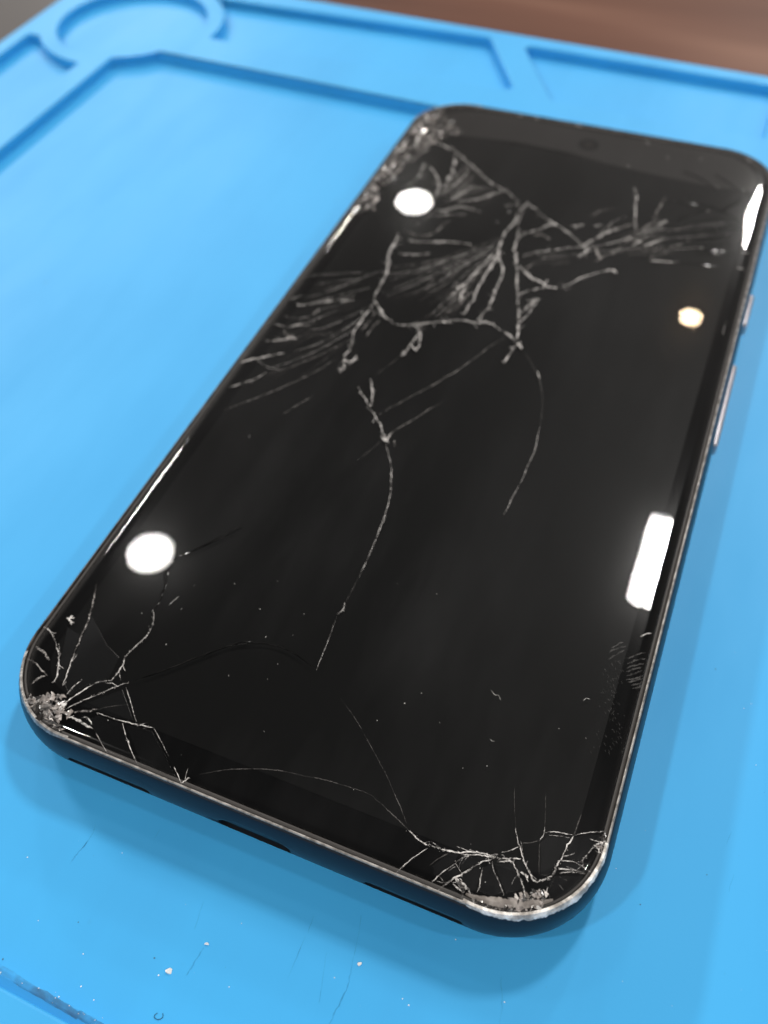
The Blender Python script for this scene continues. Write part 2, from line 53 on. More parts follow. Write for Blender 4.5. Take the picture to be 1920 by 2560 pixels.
# ---------------------------------------------------------------- traced damage, millimetres from the phone's lower left corner
CRACKS=[('w',0.3,[(11.69,100.18),(11.82,97.62),(11.92,95.41),(12.47,93.08),(13.35,90.93),(13.79,88.66),(13.9,86.31),(14.09,84.04),(14.59,81.92)]),('w',0.34,[(14.59,81.92),(15.75,80.93),(17.19,79.22)]),('w',0.26,[(14.78,81.63),(14.59,79.87),(14.49,77.06),(14.5,74.08),(15.55,69.99)]),('f',0.22,[(15.81,80.04),(15.8,76.99),(15.5,74.71)]),('f',0.18,[(17.18,78.05),(16.71,75.7),(16.71,73.56)]),('w',0.34,[(15.6,69.49),(15.41,67.89),(16.18,66.15),(16.29,64.71)]),('w',0.3,[(15.76,67.51),(16.91,67.68),(16.95,69.22)]),('w',0.18,[(17.19,79.22),(18.62,78.37),(20.42,77.94),(22.35,78.52),(23.56,79.1),(24.68,79.92),(26.42,80.97),(27.29,81.02),(28.22,81.9),(29.79,82.48),(31.67,82.63),(33.04,83.27),(34.32,83.06),(35.8,82.26),(36.98,81.77)]),('w',0.26,[(23.02,78.63),(24.1,77.68),(24.78,76.34),(25.21,73.37)]),('w',0.22,[(24.18,77.45),(24.03,75.54),(23.82,73.37),(23.52,71.46)]),('w',0.22,[(23.77,74.39),(25.3,73.15)]),('w',0.42,[(36.95,81.89),(38.46,80.87),(40.16,79.17)]),('w',0.3,[(39.05,79.79),(38.86,77.41),(38.52,75.27)]),('w',0.32,[(30.87,108.71),(31.36,104.32),(32.58,100.97),(33.93,96.86),(35.18,92.89),(36.95,87.85),(38.45,82.96)]),('w',0.3,[(37.82,84.35),(38.49,82.99),(38.77,80.98)]),('w',0.26,[(37.5,87.49),(38.39,89.77),(39.45,91.57)]),('w',0.2,[(38.25,85.03),(38.59,87.34),(39.03,90.0)]),('w',0.18,[(36.03,91.75),(38.05,93.93),(39.67,95.11),(41.03,95.31)]),('w',0.32,[(34.67,98.04),(35.97,96.71),(38.16,96.02),(39.67,95.11),(41.07,95.18)]),('f',0.2,[(34.67,98.04),(35.83,100.29),(37.17,102.63),(38.6,104.08)]),('w',0.25,[(42.0,95.66),(43.25,97.58),(44.52,99.52),(46.65,101.64)]),('w',0.28,[(29.95,116.92),(29.28,114.58),(29.28,110.14),(28.75,106.3),(29.0,102.83),(29.38,100.44)]),('w',0.22,[(29.38,100.44),(29.44,97.67),(29.4,95.52)]),('w',0.3,[(28.66,104.66),(29.42,101.1),(30.13,99.48),(31.33,97.45),(31.93,94.96),(31.96,92.02),(32.4,88.44),(32.11,85.53),(31.67,83.17)]),('w',0.28,[(29.7,99.64),(29.43,96.46),(29.24,93.68),(29.31,90.18),(29.37,87.33),(29.21,83.64)]),('w',0.26,[(28.76,100.23),(28.24,97.25),(27.4,94.21),(26.98,91.67),(26.45,90.01),(25.86,88.05)]),('w',0.34,[(27.07,91.41),(27.22,88.84),(27.52,86.94)]),('f',0.22,[(28.43,89.57),(27.64,85.57),(26.44,82.9)]),('f',0.14,[(28.23,104.83),(25.82,101.7),(23.35,98.9),(21.07,96.2),(17.72,93.44),(14.02,91.17)]),('w',0.2,[(24.31,101.64),(20.64,101.12),(18.59,100.38),(15.84,99.39),(13.9,99.34)]),('w',0.24,[(18.71,96.91),(16.44,95.77),(13.79,95.13)]),('f',0.12,[(18.34,91.82),(16.45,90.83),(14.66,89.58)]),('f',0.12,[(21.24,96.26),(21.26,92.58),(21.53,87.34)]),('f',0.1,[(24.74,93.85),(23.59,89.26),(21.72,86.83)]),('w',0.16,[(10.4,130.09),(14.07,126.98),(17.82,124.03),(20.79,121.31),(22.98,120.23),(25.7,118.65),(28.39,116.4)]),('w',0.24,[(29.95,116.92),(33.09,114.22),(35.44,112.69),(39.03,110.65),(42.41,107.67)]),('w',0.34,[(42.41,107.67),(43.65,110.04),(45.18,112.86),(46.84,114.44)]),('f',0.28,[(45.37,113.59),(47.21,115.24),(49.05,116.9)]),('w',0.24,[(46.87,127.58),(47.86,124.0),(48.46,120.4),(49.09,117.58),(49.7,114.81)]),('f',0.24,[(49.77,114.51),(48.85,111.27),(47.72,108.32),(46.14,105.88),(45.33,104.04)]),('w',0.22,[(42.49,107.38),(40.18,106.39),(37.69,104.7),(35.34,103.22),(33.66,101.36)]),('f',0.2,[(41.36,116.16),(42.64,118.66),(44.51,120.36)]),('w',0.34,[(39.24,112.71),(40.88,113.63)]),('w',0.28,[(42.68,113.94),(43.97,114.74)]),('w',0.2,[(31.92,107.77),(33.55,109.34),(35.1,111.22),(36.31,112.32)]),('f',0.4,[(33.64,107.73),(34.75,108.46),(36.45,107.77)]),('f',0.6,[(44.41,107.76),(45.34,106.21),(46.02,104.91)]),('w',0.3,[(42.42,104.84),(43.19,105.74),(42.97,106.92)]),('f',0.18,[(45.76,105.64),(47.87,107.6),(50.12,109.01),(53.29,110.15),(56.24,112.42)]),('w',0.34,[(50.13,110.51),(51.42,112.5)]),('w',0.38,[(51.88,111.15),(53.14,112.51),(54.34,114.17)]),('w',0.3,[(52.7,117.95),(54.09,119.72)]),('f',0.18,[(49.82,115.02),(51.4,117.48),(52.46,119.13),(53.71,119.9)]),('f',0.24,[(56.08,112.36),(57.98,113.95)]),('f',0.2,[(58.14,114.92),(59.04,115.56)]),('f',0.18,[(53.5,107.56),(54.47,109.39),(56.51,111.02),(57.93,112.43)]),('w',0.2,[(53.87,107.41),(56.06,108.2),(57.21,108.32)]),('f',0.24,[(51.68,119.5),(52.04,122.88),(52.51,126.72)]),('w',0.4,[(47.61,102.24),(48.3,102.92),(49.01,102.75)]),('d',0.12,[(53.14,126.27),(57.06,126.33),(60.94,126.39),(64.34,124.68),(66.25,123.44)]),('d',0.12,[(55.57,120.25),(57.63,123.24),(60.66,125.96)]),('d',0.12,[(62.13,125.5),(63.71,128.7),(66.28,132.63)]),('d',0.1,[(62.18,125.2),(64.43,128.62),(66.73,130.77)]),('d',0.12,[(56.72,118.76),(59.7,121.41),(62.81,123.48),(66.04,123.68)]),('d',0.12,[(61.4,118.56),(63.25,120.79),(66.34,122.84)]),('d',0.14,[(55.67,115.26),(58.78,117.0),(61.74,119.62),(66.52,121.65)]),('d',0.1,[(61.45,113.4),(64.34,114.15),(66.58,114.66)]),('d',0.1,[(61.04,113.85),(63.69,113.02),(66.55,113.76)]),('d',0.1,[(57.37,108.38),(61.05,109.14),(66.45,110.23)]),('d',0.16,[(53.77,136.22),(56.33,135.34),(59.02,133.48),(60.53,131.95)]),('d',0.16,[(59.31,137.1),(61.35,135.71),(64.24,133.27)]),('w',0.22,[(67.52,115.0),(68.63,115.25)]),('w',0.22,[(67.37,110.56),(68.68,110.47)]),('w',0.34,[(9.02,122.08),(10.59,120.71),(12.31,118.31),(13.27,115.69),(13.54,112.17)]),('w',0.36,[(12.3,127.15),(13.41,124.01),(13.94,120.76),(13.88,116.27)]),('w',0.34,[(7.35,130.66),(9.11,130.05),(10.78,129.01)]),('f',0.45,[(6.98,129.3),(5.93,125.71),(5.03,121.84)]),('w',0.28,[(7.88,122.84),(8.27,120.66),(8.42,118.05)]),('f',0.22,[(15.99,125.7),(15.73,121.01),(15.05,117.05),(14.4,114.27)]),('f',0.2,[(18.08,124.5),(17.69,121.33),(17.2,118.55)]),('w',0.22,[(16.36,112.82),(17.42,114.98),(18.93,117.7)]),('w',0.24,[(15.51,109.0),(17.18,109.95),(18.64,111.51),(20.99,111.65),(22.62,111.54)]),('w',0.28,[(21.11,114.86),(23.1,117.36),(25.22,119.56)]),('w',0.34,[(26.37,114.62),(28.74,115.82)]),('w',0.05,[(15.29,109.62),(14.42,106.54),(13.26,102.74)]),('w',0.2,[(1.01,61.52),(2.52,62.84),(4.49,64.34),(6.28,65.52)]),('w',0.18,[(2.14,56.01),(2.86,57.01),(4.58,58.86),(5.75,60.78)]),('w',0.22,[(2.48,67.24),(4.86,68.39),(6.52,69.53)]),('w',0.24,[(4.32,71.4),(5.84,72.5),(7.1,72.97)]),('f',0.34,[(6.59,75.26),(6.9,76.21),(7.05,77.1)]),('w',0.14,[(3.04,76.76),(4.93,77.6),(7.07,79.1),(7.89,79.39)]),('w',0.3,[(7.18,79.28),(8.04,79.88)]),('w',0.24,[(9.45,80.11),(11.29,81.07)]),('w',0.1,[(1.48,77.62),(2.96,79.32)]),('f',0.5,[(3.86,70.42),(5.16,69.29),(5.9,69.3)]),('f',0.1,[(14.52,71.96),(12.17,67.96),(9.46,64.16),(5.96,60.36)]),('f',0.12,[(14.55,67.82),(12.99,64.22),(10.98,61.01),(7.28,56.02),(3.48,51.56)]),('f',0.12,[(14.55,58.98),(13.2,56.36),(12.02,53.84)]),('f',0.08,[(13.83,74.37),(11.1,72.29),(8.29,70.45)]),('w',0.2,[(19.92,62.86),(23.18,59.48),(25.86,56.94),(27.77,54.22)]),('w',0.18,[(21.06,64.94),(22.45,62.41),(23.16,59.93)]),('w',0.26,[(27.06,54.8),(27.77,54.22),(28.14,55.64)]),('w',0.11,[(27.77,54.22),(29.06,52.2),(30.47,49.87),(31.58,47.12),(32.53,43.64),(33.08,40.14),(33.22,38.39)]),('w',0.09,[(32.68,42.4),(33.13,38.41),(33.36,35.06),(33.48,31.51)]),('v',0.05,[(33.48,31.51),(33.41,27.49)]),('w',0.16,[(33.36,27.6),(33.51,26.49),(33.18,25.72)]),('w',0.06,[(33.23,25.36),(33.63,22.0),(33.83,19.65),(33.98,17.92)]),('f',0.12,[(24.81,58.31),(27.23,62.36),(30.27,67.2),(33.26,72.61),(35.61,78.44),(37.12,81.04)]),('f',0.13,[(27.81,55.3),(29.59,58.78),(32.46,63.87)]),('v',0.08,[(27.36,54.07),(26.48,51.64),(25.74,49.71)]),('v',0.09,[(40.9,78.4),(43.94,74.66),(45.99,70.3),(47.33,64.59)]),('w',0.08,[(47.33,64.59),(47.83,59.3),(47.71,52.86)]),('w',0.11,[(47.71,52.86),(47.26,47.4)]),('w',0.18,[(43.82,75.09),(44.56,73.85)]),('f',0.2,[(29.0,54.68),(29.49,53.61)]),('v',0.08,[(21.23,65.72),(23.21,70.84),(23.46,71.93)]),('d',0.1,[(20.57,14.24),(22.6,16.73),(25.2,18.23),(27.51,19.0),(30.21,18.96),(33.98,17.92)]),('v',0.05,[(37.98,15.68),(40.91,13.73),(44.36,10.84),(46.17,9.31),(48.29,7.17)]),('v',0.07,[(27.57,1.86),(29.88,3.32),(32.38,4.43),(35.18,5.37),(37.8,5.8),(40.57,6.29),(43.43,6.53),(45.35,6.6),(46.43,6.32)]),('v',0.09,[(46.02,6.39),(47.63,5.84),(50.65,4.6)]),('v',0.06,[(47.61,7.83),(49.22,6.27),(50.25,5.12)]),('d',0.16,[(16.19,33.4),(13.93,30.18),(11.59,27.26),(10.44,25.82),(10.5,24.03),(11.27,22.13),(11.88,19.68),(11.8,18.21)]),('d',0.1,[(15.93,33.89),(13.52,30.02),(11.11,26.79),(10.3,25.63),(10.4,23.16),(11.33,21.61),(11.55,19.82)]),('w',0.12,[(11.77,18.07),(12.63,16.85),(13.05,14.99),(12.52,12.8),(12.13,11.19)]),('w',0.2,[(12.13,11.19),(12.49,9.89),(12.35,7.95)]),('w',0.2,[(12.35,7.95),(10.99,7.19),(9.95,5.62),(9.05,3.9),(9.05,3.22)]),('w',0.16,[(14.31,8.48),(13.44,7.68),(11.6,5.58),(10.02,3.83),(9.6,3.1)]),('d',0.14,[(14.92,8.96),(17.81,11.73),(20.63,14.74),(23.61,17.61),(25.33,18.65)]),('w',0.09,[(12.47,7.76),(13.5,7.59)]),('w',0.08,[(14.38,7.82),(15.65,6.71),(16.8,5.59),(17.88,4.58)]),('v',0.04,[(12.18,3.67),(13.82,4.98),(15.99,6.17)]),('w',0.18,[(13.05,3.9),(14.92,3.97),(16.4,4.11),(18.23,4.38),(20.04,4.66)]),('w',0.08,[(20.04,4.66),(21.48,3.72),(23.37,2.36)]),('w',0.11,[(24.48,1.56),(25.21,1.03),(26.03,0.35)]),('w',0.22,[(26.03,0.35),(26.32,0.76),(26.6,1.17)]),('w',0.1,[(16.42,3.9),(17.86,2.51),(19.24,1.36),(20.63,0.35)]),('w',0.14,[(18.0,2.46),(18.59,2.05)]),('w',0.08,[(14.34,1.77),(15.55,0.96),(16.62,0.33)]),('w',0.36,[(10.14,2.31),(11.75,2.28),(13.7,2.06)]),('w',0.18,[(11.7,2.7),(12.42,2.98),(13.33,2.46)]),('f',0.34,[(10.56,3.03),(11.58,3.54),(12.82,4.25)]),('f',0.26,[(3.13,18.71),(4.6,15.55),(5.58,12.09),(6.17,9.11)]),('w',0.2,[(6.23,9.37),(6.87,7.22),(7.37,5.3)]),('w',0.18,[(0.09,11.35),(1.46,10.99),(3.2,9.91),(4.66,8.52)]),('w',0.24,[(4.39,8.9),(5.62,6.97),(6.29,5.35)]),('w',0.34,[(2.54,13.33),(3.11,13.03),(3.58,12.7)]),('f',0.4,[(1.09,8.6),(2.69,8.24),(3.93,7.51)]),('f',0.22,[(1.02,6.86),(2.37,6.66),(4.93,5.75)]),('f',0.3,[(3.74,4.11),(4.17,4.99),(4.75,5.68)]),('w',0.13,[(8.49,4.36),(8.6,5.55),(9.02,6.65)]),('w',0.08,[(13.24,19.42),(13.51,20.18),(13.82,21.1)]),('w',0.16,[(50.65,4.6),(51.99,4.09),(53.23,3.82)]),('w',0.11,[(51.02,0.27),(52.02,2.04),(53.12,3.6)]),('v',0.07,[(53.89,2.05),(54.46,3.01),(55.26,3.89)]),('w',0.22,[(53.43,4.01),(54.3,4.04),(55.27,4.12),(56.4,4.44),(57.47,4.93),(58.61,5.2),(59.8,5.3)]),('w',0.13,[(56.47,4.22),(57.88,4.78),(59.8,5.3)]),('w',0.16,[(59.94,5.23),(61.04,5.61),(62.22,6.08)]),('w',0.11,[(54.66,0.71),(55.25,1.78),(55.81,2.61),(56.3,3.3)]),('w',0.1,[(55.81,2.25),(56.31,2.93)]),('w',0.12,[(56.27,3.4),(56.87,4.14),(57.34,4.57)]),('w',0.2,[(55.35,0.15),(56.26,1.35),(57.11,2.4),(57.96,3.47),(58.75,4.39),(59.62,5.1)]),('w',0.07,[(56.2,3.25),(57.03,2.62)]),('w',0.07,[(55.11,1.49),(55.73,1.13)]),('w',0.09,[(58.93,3.85),(59.0,2.92),(59.21,1.93),(59.13,1.43)]),('w',0.09,[(59.61,4.74),(59.97,4.03),(60.67,3.34),(61.26,2.63),(61.66,2.09)]),('w',0.18,[(60.05,4.91),(60.98,5.4),(61.55,5.51)]),('w',0.18,[(61.55,5.51),(62.11,4.88),(62.66,4.26),(63.27,3.43),(63.76,2.58)]),('w',0.1,[(60.74,8.94),(61.22,7.98),(61.68,7.29)]),('w',0.14,[(61.68,7.29),(62.25,6.4),(62.84,5.65),(63.18,5.31)]),('w',0.1,[(61.66,7.15),(61.0,6.52),(60.2,5.95)]),('v',0.05,[(61.77,7.57),(62.63,7.98),(63.33,8.5)]),('w',0.1,[(63.55,10.05),(63.64,9.32),(63.45,8.49)]),('v',0.04,[(63.45,8.49),(63.88,6.8),(64.35,5.17)]),('w',0.11,[(63.77,9.5),(64.4,9.88),(65.3,10.11),(66.35,10.27)]),('w',0.06,[(64.16,9.4),(65.4,9.77),(66.21,9.9)]),('v',0.06,[(66.68,12.71),(66.58,11.25),(66.49,10.2)]),('w',0.18,[(66.49,10.2),(66.14,8.81),(65.93,7.38)]),('w',0.24,[(65.93,7.38),(65.69,6.55),(65.65,5.81),(65.21,5.28)]),('w',0.09,[(66.57,10.36),(67.6,11.02),(68.67,11.57),(69.28,12.01)]),('w',0.11,[(65.93,7.38),(67.14,7.74),(68.12,7.64),(69.22,7.47)]),('w',0.2,[(65.93,6.52),(67.13,6.88),(68.61,7.11)]),('w',0.09,[(66.16,6.13),(67.19,6.67),(68.71,7.15)]),('w',0.13,[(67.71,7.84),(68.02,8.45),(68.47,9.49),(68.9,10.16)]),('w',0.26,[(68.65,10.19),(69.12,10.0),(69.61,9.7)]),('w',0.24,[(68.87,10.27),(69.36,10.71),(69.74,11.12)]),('w',0.22,[(63.18,5.31),(63.69,4.79),(64.14,4.49),(64.74,4.85),(65.32,5.32)]),('w',0.26,[(62.5,4.79),(62.97,4.8),(63.4,4.56)]),('w',0.1,[(65.45,4.42),(65.51,3.62),(65.61,2.85)]),('w',0.2,[(56.65,1.27),(57.72,0.98)]),('w',0.3,[(56.68,1.87),(58.04,1.46),(58.68,1.01)]),('w',0.22,[(58.75,1.16),(59.32,-0.01)]),('w',0.12,[(57.9,0.82),(57.87,-0.13)]),('w',0.16,[(59.96,0.02),(60.53,0.82)]),('v',0.06,[(66.25,5.81),(67.08,5.78)]),('w',0.05,[(66.45,5.06),(66.99,4.8)]),('w',0.05,[(65.77,3.73),(66.08,3.45)]),('v',0.04,[(59.43,12.91),(60.03,10.95),(60.89,8.76)]),('v',0.04,[(62.69,13.4),(63.57,10.02)]),('w',0.14,[(42.9,107.21),(45.36,109.05),(47.94,111.26),(50.14,113.67),(52.39,116.77),(53.89,118.3)]),('w',0.11,[(43.21,106.7),(46.89,108.02),(50.92,110.11),(55.11,112.26)]),('w',0.1,[(43.01,108.21),(44.04,111.47),(45.47,116.28),(47.18,118.58)]),('w',0.11,[(43.97,112.92),(46.27,114.38),(48.94,116.6)]),('w',0.09,[(47.89,111.23),(49.59,113.69),(51.36,116.83),(52.87,120.57)]),('w',0.09,[(54.88,110.73),(57.3,112.2),(59.46,113.28),(60.99,114.13)]),('w',0.09,[(53.78,112.74),(55.73,114.98),(58.08,116.13),(61.18,117.86)]),('f',0.14,[(54.68,116.77),(56.84,118.17),(59.1,119.93)]),('w',0.09,[(50.92,114.79),(53.01,116.48),(55.27,117.29)]),('w',0.14,[(14.04,114.14),(15.73,118.03),(16.7,123.63)]),('w',0.11,[(14.18,116.01),(15.0,121.89),(15.19,126.2)]),('w',0.11,[(16.08,114.15),(18.82,118.02),(22.57,118.99)]),('w',0.16,[(17.73,112.95),(20.93,114.8),(23.31,116.72)]),('w',0.1,[(8.42,118.05),(7.82,115.23),(7.22,113.54)]),('w',0.12,[(4.53,124.82),(4.13,119.2),(3.75,113.79)]),('w',0.12,[(15.9,107.41),(17.98,108.84),(20.63,109.79)]),('f',0.24,[(11.8,101.89),(14.92,101.02),(17.19,102.83),(18.52,107.33)]),('w',0.12,[(30.04,109.43),(29.91,111.74),(29.88,113.78)]),('w',0.12,[(32.14,108.19),(31.47,106.0),(31.42,103.72)]),('w',0.08,[(28.49,104.6),(27.23,100.31),(25.65,96.62),(23.91,93.55),(22.59,89.48)]),('w',0.08,[(28.89,102.17),(27.32,97.22),(25.94,93.08),(25.08,89.22)]),('w',0.07,[(28.9,101.54),(25.46,97.17),(22.26,92.94),(19.32,88.29),(16.02,83.88)]),('w',0.07,[(28.37,102.62),(23.3,97.94),(19.37,93.11),(14.9,87.57)]),('w',0.08,[(14.66,81.02),(12.5,77.43),(10.37,73.9),(7.65,71.82)]),('w',0.08,[(14.96,79.44),(12.94,74.31),(10.48,69.67),(7.45,66.47)]),('w',0.07,[(15.17,76.76),(12.6,70.98),(9.51,65.95),(5.63,61.73)]),('w',0.07,[(12.82,90.05),(9.76,85.92),(6.76,81.87),(3.53,78.95)]),('w',0.09,[(2.27,73.67),(4.85,73.79),(6.59,75.26)]),('w',0.09,[(1.91,71.33),(4.16,71.34)]),('w',0.08,[(2.82,62.96),(5.52,61.94),(7.96,62.1)]),('w',0.16,[(67.79,35.81),(68.41,36.48),(68.89,36.82)]),('w',0.07,[(68.05,96.69),(67.94,95.0),(68.05,92.8)]),('v',0.05,[(59.35,88.18),(60.8,85.95),(61.91,84.04)]),('v',0.039,[(27.85,102.94),(22.32,97.43),(17.18,91.55)]),('v',0.047,[(23.28,97.4),(19.53,92.62),(15.22,88.33)]),('v',0.046,[(27.04,101.19),(22.52,96.29),(18.43,91.02)]),('v',0.045,[(24.05,96.83),(20.16,91.14),(15.55,86.04)]),('v',0.078,[(25.31,98.03),(21.24,91.65),(16.23,85.96)]),('v',0.045,[(25.61,97.83),(21.42,91.6),(16.98,85.55)]),('v',0.062,[(28.51,101.45),(23.25,91.5),(16.5,82.49)]),('v',0.077,[(24.64,94.58),(22.09,89.39),(18.75,84.68)]),('v',0.044,[(27.28,98.32),(23.44,91.16),(19.48,84.07)]),('v',0.066,[(25.77,94.8),(23.79,91.38),(22.17,87.77)]),('v',0.084,[(27.19,96.82),(24.22,90.55),(21.3,84.25)]),('v',0.049,[(27.88,97.58),(25.61,91.59),(22.85,85.8)]),('v',0.079,[(27.03,94.4),(25.29,89.35),(23.25,84.41)]),('v',0.066,[(29.35,100.11),(27.14,92.32),(23.99,84.86)]),('v',0.038,[(28.68,97.58),(26.7,91.39),(24.56,85.26)]),('v',0.082,[(27.4,92.64),(25.73,86.01),(23.31,79.62)]),('w',0.051,[(26.78,101.86),(20.97,94.86),(14.32,88.66)]),('w',0.041,[(25.01,99.16),(20.01,93.58),(15.15,87.88)]),('w',0.048,[(27.84,102.16),(23.19,95.51),(17.38,89.84)]),('w',0.049,[(28.43,102.62),(23.85,96.26),(18.49,90.55)]),('w',0.042,[(28.25,101.94),(21.7,93.1),(15.01,84.36)]),('w',0.04,[(28.56,102.04),(24.26,95.26),(19.34,88.93)]),('w',0.038,[(26.4,98.34),(23.45,92.61),(19.42,87.58)]),('w',0.054,[(25.34,95.64),(22.93,90.43),(19.55,85.79)]),('v',0.08,[(27.01,93.47),(25.98,89.32),(24.89,85.2)]),('v',0.08,[(26.65,91.14),(25.47,87.06),(24.76,82.88)]),('v',0.071,[(27.7,95.51),(26.94,89.95),(25.31,84.59)]),('v',0.092,[(26.86,90.92),(26.44,86.79),(25.22,82.83)]),('v',0.1,[(27.59,93.3),(26.94,87.52),(25.61,81.85)]),('v',0.134,[(28.2,96.51),(27.58,88.88),(25.7,81.45)]),('v',0.125,[(27.95,93.81),(27.35,87.95),(26.26,82.17)]),('v',0.134,[(28.21,94.19),(27.42,88.67),(26.82,83.13)]),('v',0.113,[(28.93,98.74),(28.84,90.12),(27.16,81.67)]),('w',0.062,[(26.14,90.18),(25.69,87.34),(24.7,84.63)]),('w',0.066,[(27.57,95.39),(26.16,88.61),(24.34,81.93)]),('w',0.034,[(27.77,95.61),(27.18,90.75),(25.77,86.06)]),('w',0.072,[(28.07,96.65),(27.11,88.98),(25.16,81.5)]),('v',0.052,[(8.32,87.95),(6.18,86.93),(3.95,86.1)]),('v',0.037,[(9.43,86.02),(6.68,84.18),(3.84,82.48)]),('v',0.065,[(10.41,85.87),(7.43,83.4),(4.11,81.42)]),('v',0.037,[(11.8,85.03),(7.9,81.41),(3.84,77.97)]),('v',0.054,[(10.35,81.08),(8.61,79.22),(6.77,77.46)]),('v',0.082,[(12.75,81.92),(9.71,78.47),(6.55,75.13)]),('v',0.061,[(13.7,82.12),(9.76,76.8),(5.02,72.19)]),('v',0.078,[(10.62,76.39),(7.09,72.32),(3.98,67.92)]),('v',0.074,[(13.35,79.06),(8.43,72.08),(3.41,65.17)]),('v',0.06,[(11.0,74.32),(8.75,71.08),(6.74,67.68)]),('v',0.036,[(13.09,76.1),(9.38,68.56),(4.88,61.47)]),('v',0.059,[(13.54,75.5),(10.8,69.15),(7.39,63.14)]),('v',0.073,[(15.13,77.62),(11.25,68.82),(7.42,60.0)]),('v',0.051,[(14.81,73.73),(12.88,66.88),(10.44,60.2)]),('w',0.071,[(10.38,88.39),(5.79,86.32),(1.24,84.15)]),('w',0.067,[(10.11,86.58),(6.93,84.78),(3.9,82.74)]),('w',0.039,[(10.22,85.28),(7.84,83.66),(5.62,81.83)]),('w',0.058,[(12.7,85.1),(8.1,80.84),(3.5,76.58)]),('w',0.074,[(11.09,82.43),(8.87,80.23),(6.63,78.05)]),('w',0.034,[(11.22,81.01),(8.62,78.32),(6.08,75.57)]),('w',0.069,[(10.17,78.19),(7.45,74.63),(4.27,71.47)]),('v',0.106,[(47.46,112.22),(50.24,115.15),(53.14,117.97)]),('v',0.112,[(49.5,113.36),(52.08,115.59),(54.47,118.03)]),('v',0.084,[(49.7,112.82),(51.66,114.8),(53.87,116.47)]),('v',0.116,[(49.06,111.3),(51.48,113.57),(54.25,115.4)]),('v',0.14,[(48.7,110.6),(51.14,112.58),(53.74,114.37)]),('v',0.083,[(49.63,110.21),(51.92,111.94),(54.44,113.32)]),('v',0.115,[(48.63,109.13),(51.32,110.84),(54.09,112.42)]),('v',0.072,[(50.05,109.16),(53.25,111.01),(56.58,112.6)]),('v',0.108,[(52.15,109.76),(54.43,111.12),(56.91,112.07)]),('v',0.134,[(49.71,107.84),(52.54,108.92),(55.31,110.14)]),('w',0.046,[(49.23,114.05),(50.66,115.44),(52.03,116.9)]),('w',0.057,[(47.76,111.73),(50.75,114.82),(54.02,117.6)]),('w',0.037,[(48.35,111.47),(51.11,113.69),(53.7,116.09)]),('w',0.077,[(48.61,111.43),(50.79,113.07),(52.79,114.92)]),('w',0.062,[(50.67,112.09),(52.61,113.72),(54.72,115.12)]),('d',0.081,[(58.94,119.9),(61.84,121.41),(64.82,122.75)]),('d',0.089,[(57.77,118.36),(60.99,119.82),(64.1,121.51)]),('d',0.056,[(56.0,116.48),(59.35,118.55),(62.99,120.05)]),('d',0.064,[(58.75,116.81),(62.16,118.57),(65.55,120.38)]),('d',0.096,[(56.45,114.37),(61.2,116.61),(65.67,119.38)]),('d',0.055,[(57.2,113.8),(61.25,116.46),(65.64,118.51)]),('d',0.088,[(58.76,113.16),(62.09,114.97),(65.31,116.98)]),('d',0.063,[(59.93,112.31),(62.82,114.45),(66.06,116.04)]),('d',0.077,[(60.59,111.67),(62.91,112.99),(65.1,114.5)]),('w',0.032,[(56.49,118.74),(60.35,121.03),(64.55,122.65)]),('w',0.034,[(57.98,119.02),(60.46,120.48),(63.13,121.55)]),('w',0.038,[(59.37,118.35),(62.0,119.67),(64.62,121.02)]),('w',0.035,[(59.67,116.89),(62.59,118.62),(65.65,120.07)]),('v',0.067,[(14.98,115.23),(16.57,119.48),(18.13,123.74)]),('v',0.08,[(15.3,114.75),(16.66,118.17),(18.26,121.49)]),('v',0.116,[(14.67,112.78),(16.5,117.57),(19.11,121.99)]),('v',0.06,[(16.89,116.14),(18.34,118.92),(19.9,121.63)]),('v',0.119,[(16.67,114.2),(18.79,117.03),(20.57,120.09)]),('v',0.131,[(16.45,113.5),(18.13,115.89),(19.79,118.29)]),('v',0.108,[(17.96,114.21),(19.53,116.13),(21.11,118.03)]),('v',0.129,[(16.93,112.61),(19.87,116.42),(23.24,119.86)]),('v',0.095,[(18.24,113.16),(20.79,116.03),(23.62,118.62)]),('v',0.082,[(16.22,110.66),(20.07,114.89),(24.6,118.39)]),('v',0.086,[(18.04,111.47),(21.22,114.43),(24.8,116.89)]),('v',0.081,[(17.73,110.73),(21.53,113.21),(25.04,116.1)]),('w',0.037,[(15.5,117.0),(16.04,118.84),(16.79,120.6)]),('w',0.074,[(14.74,113.3),(16.27,116.47),(17.64,119.73)]),('w',0.048,[(16.44,116.03),(17.74,118.36),(18.85,120.8)]),('w',0.07,[(17.03,116.1),(17.93,117.63),(18.78,119.2)]),('w',0.062,[(17.32,115.72),(18.37,117.53),(19.53,119.26)]),('w',0.065,[(15.55,111.82),(18.84,115.93),(21.86,120.25)]),('v',0.05,[(36.44,102.92),(38.31,103.92),(40.13,105.02)]),('v',0.071,[(35.25,100.93),(39.22,103.55),(43.37,105.87)]),('v',0.109,[(35.12,99.2),(38.15,101.61),(41.57,103.42)]),('v',0.093,[(38.61,100.66),(39.93,101.73),(41.41,102.56)]),('w',0.039,[(36.89,102.72),(38.52,103.61),(40.1,104.6)]),('w',0.066,[(36.11,101.33),(39.04,103.12),(41.97,104.93)])]
CHIP_TL=[(1.64,140.63),(3.49,143.05),(7.87,138.41),(11.77,135.52),(8.44,133.11),(7.81,130.0),(4.26,125.52),(4.4,118.53),(4.12,113.92),(3.96,110.2),(5.15,105.3),(1.78,103.05),(0.65,107.58),(0.55,117.94),(0.92,128.42),(1.16,138.26)]
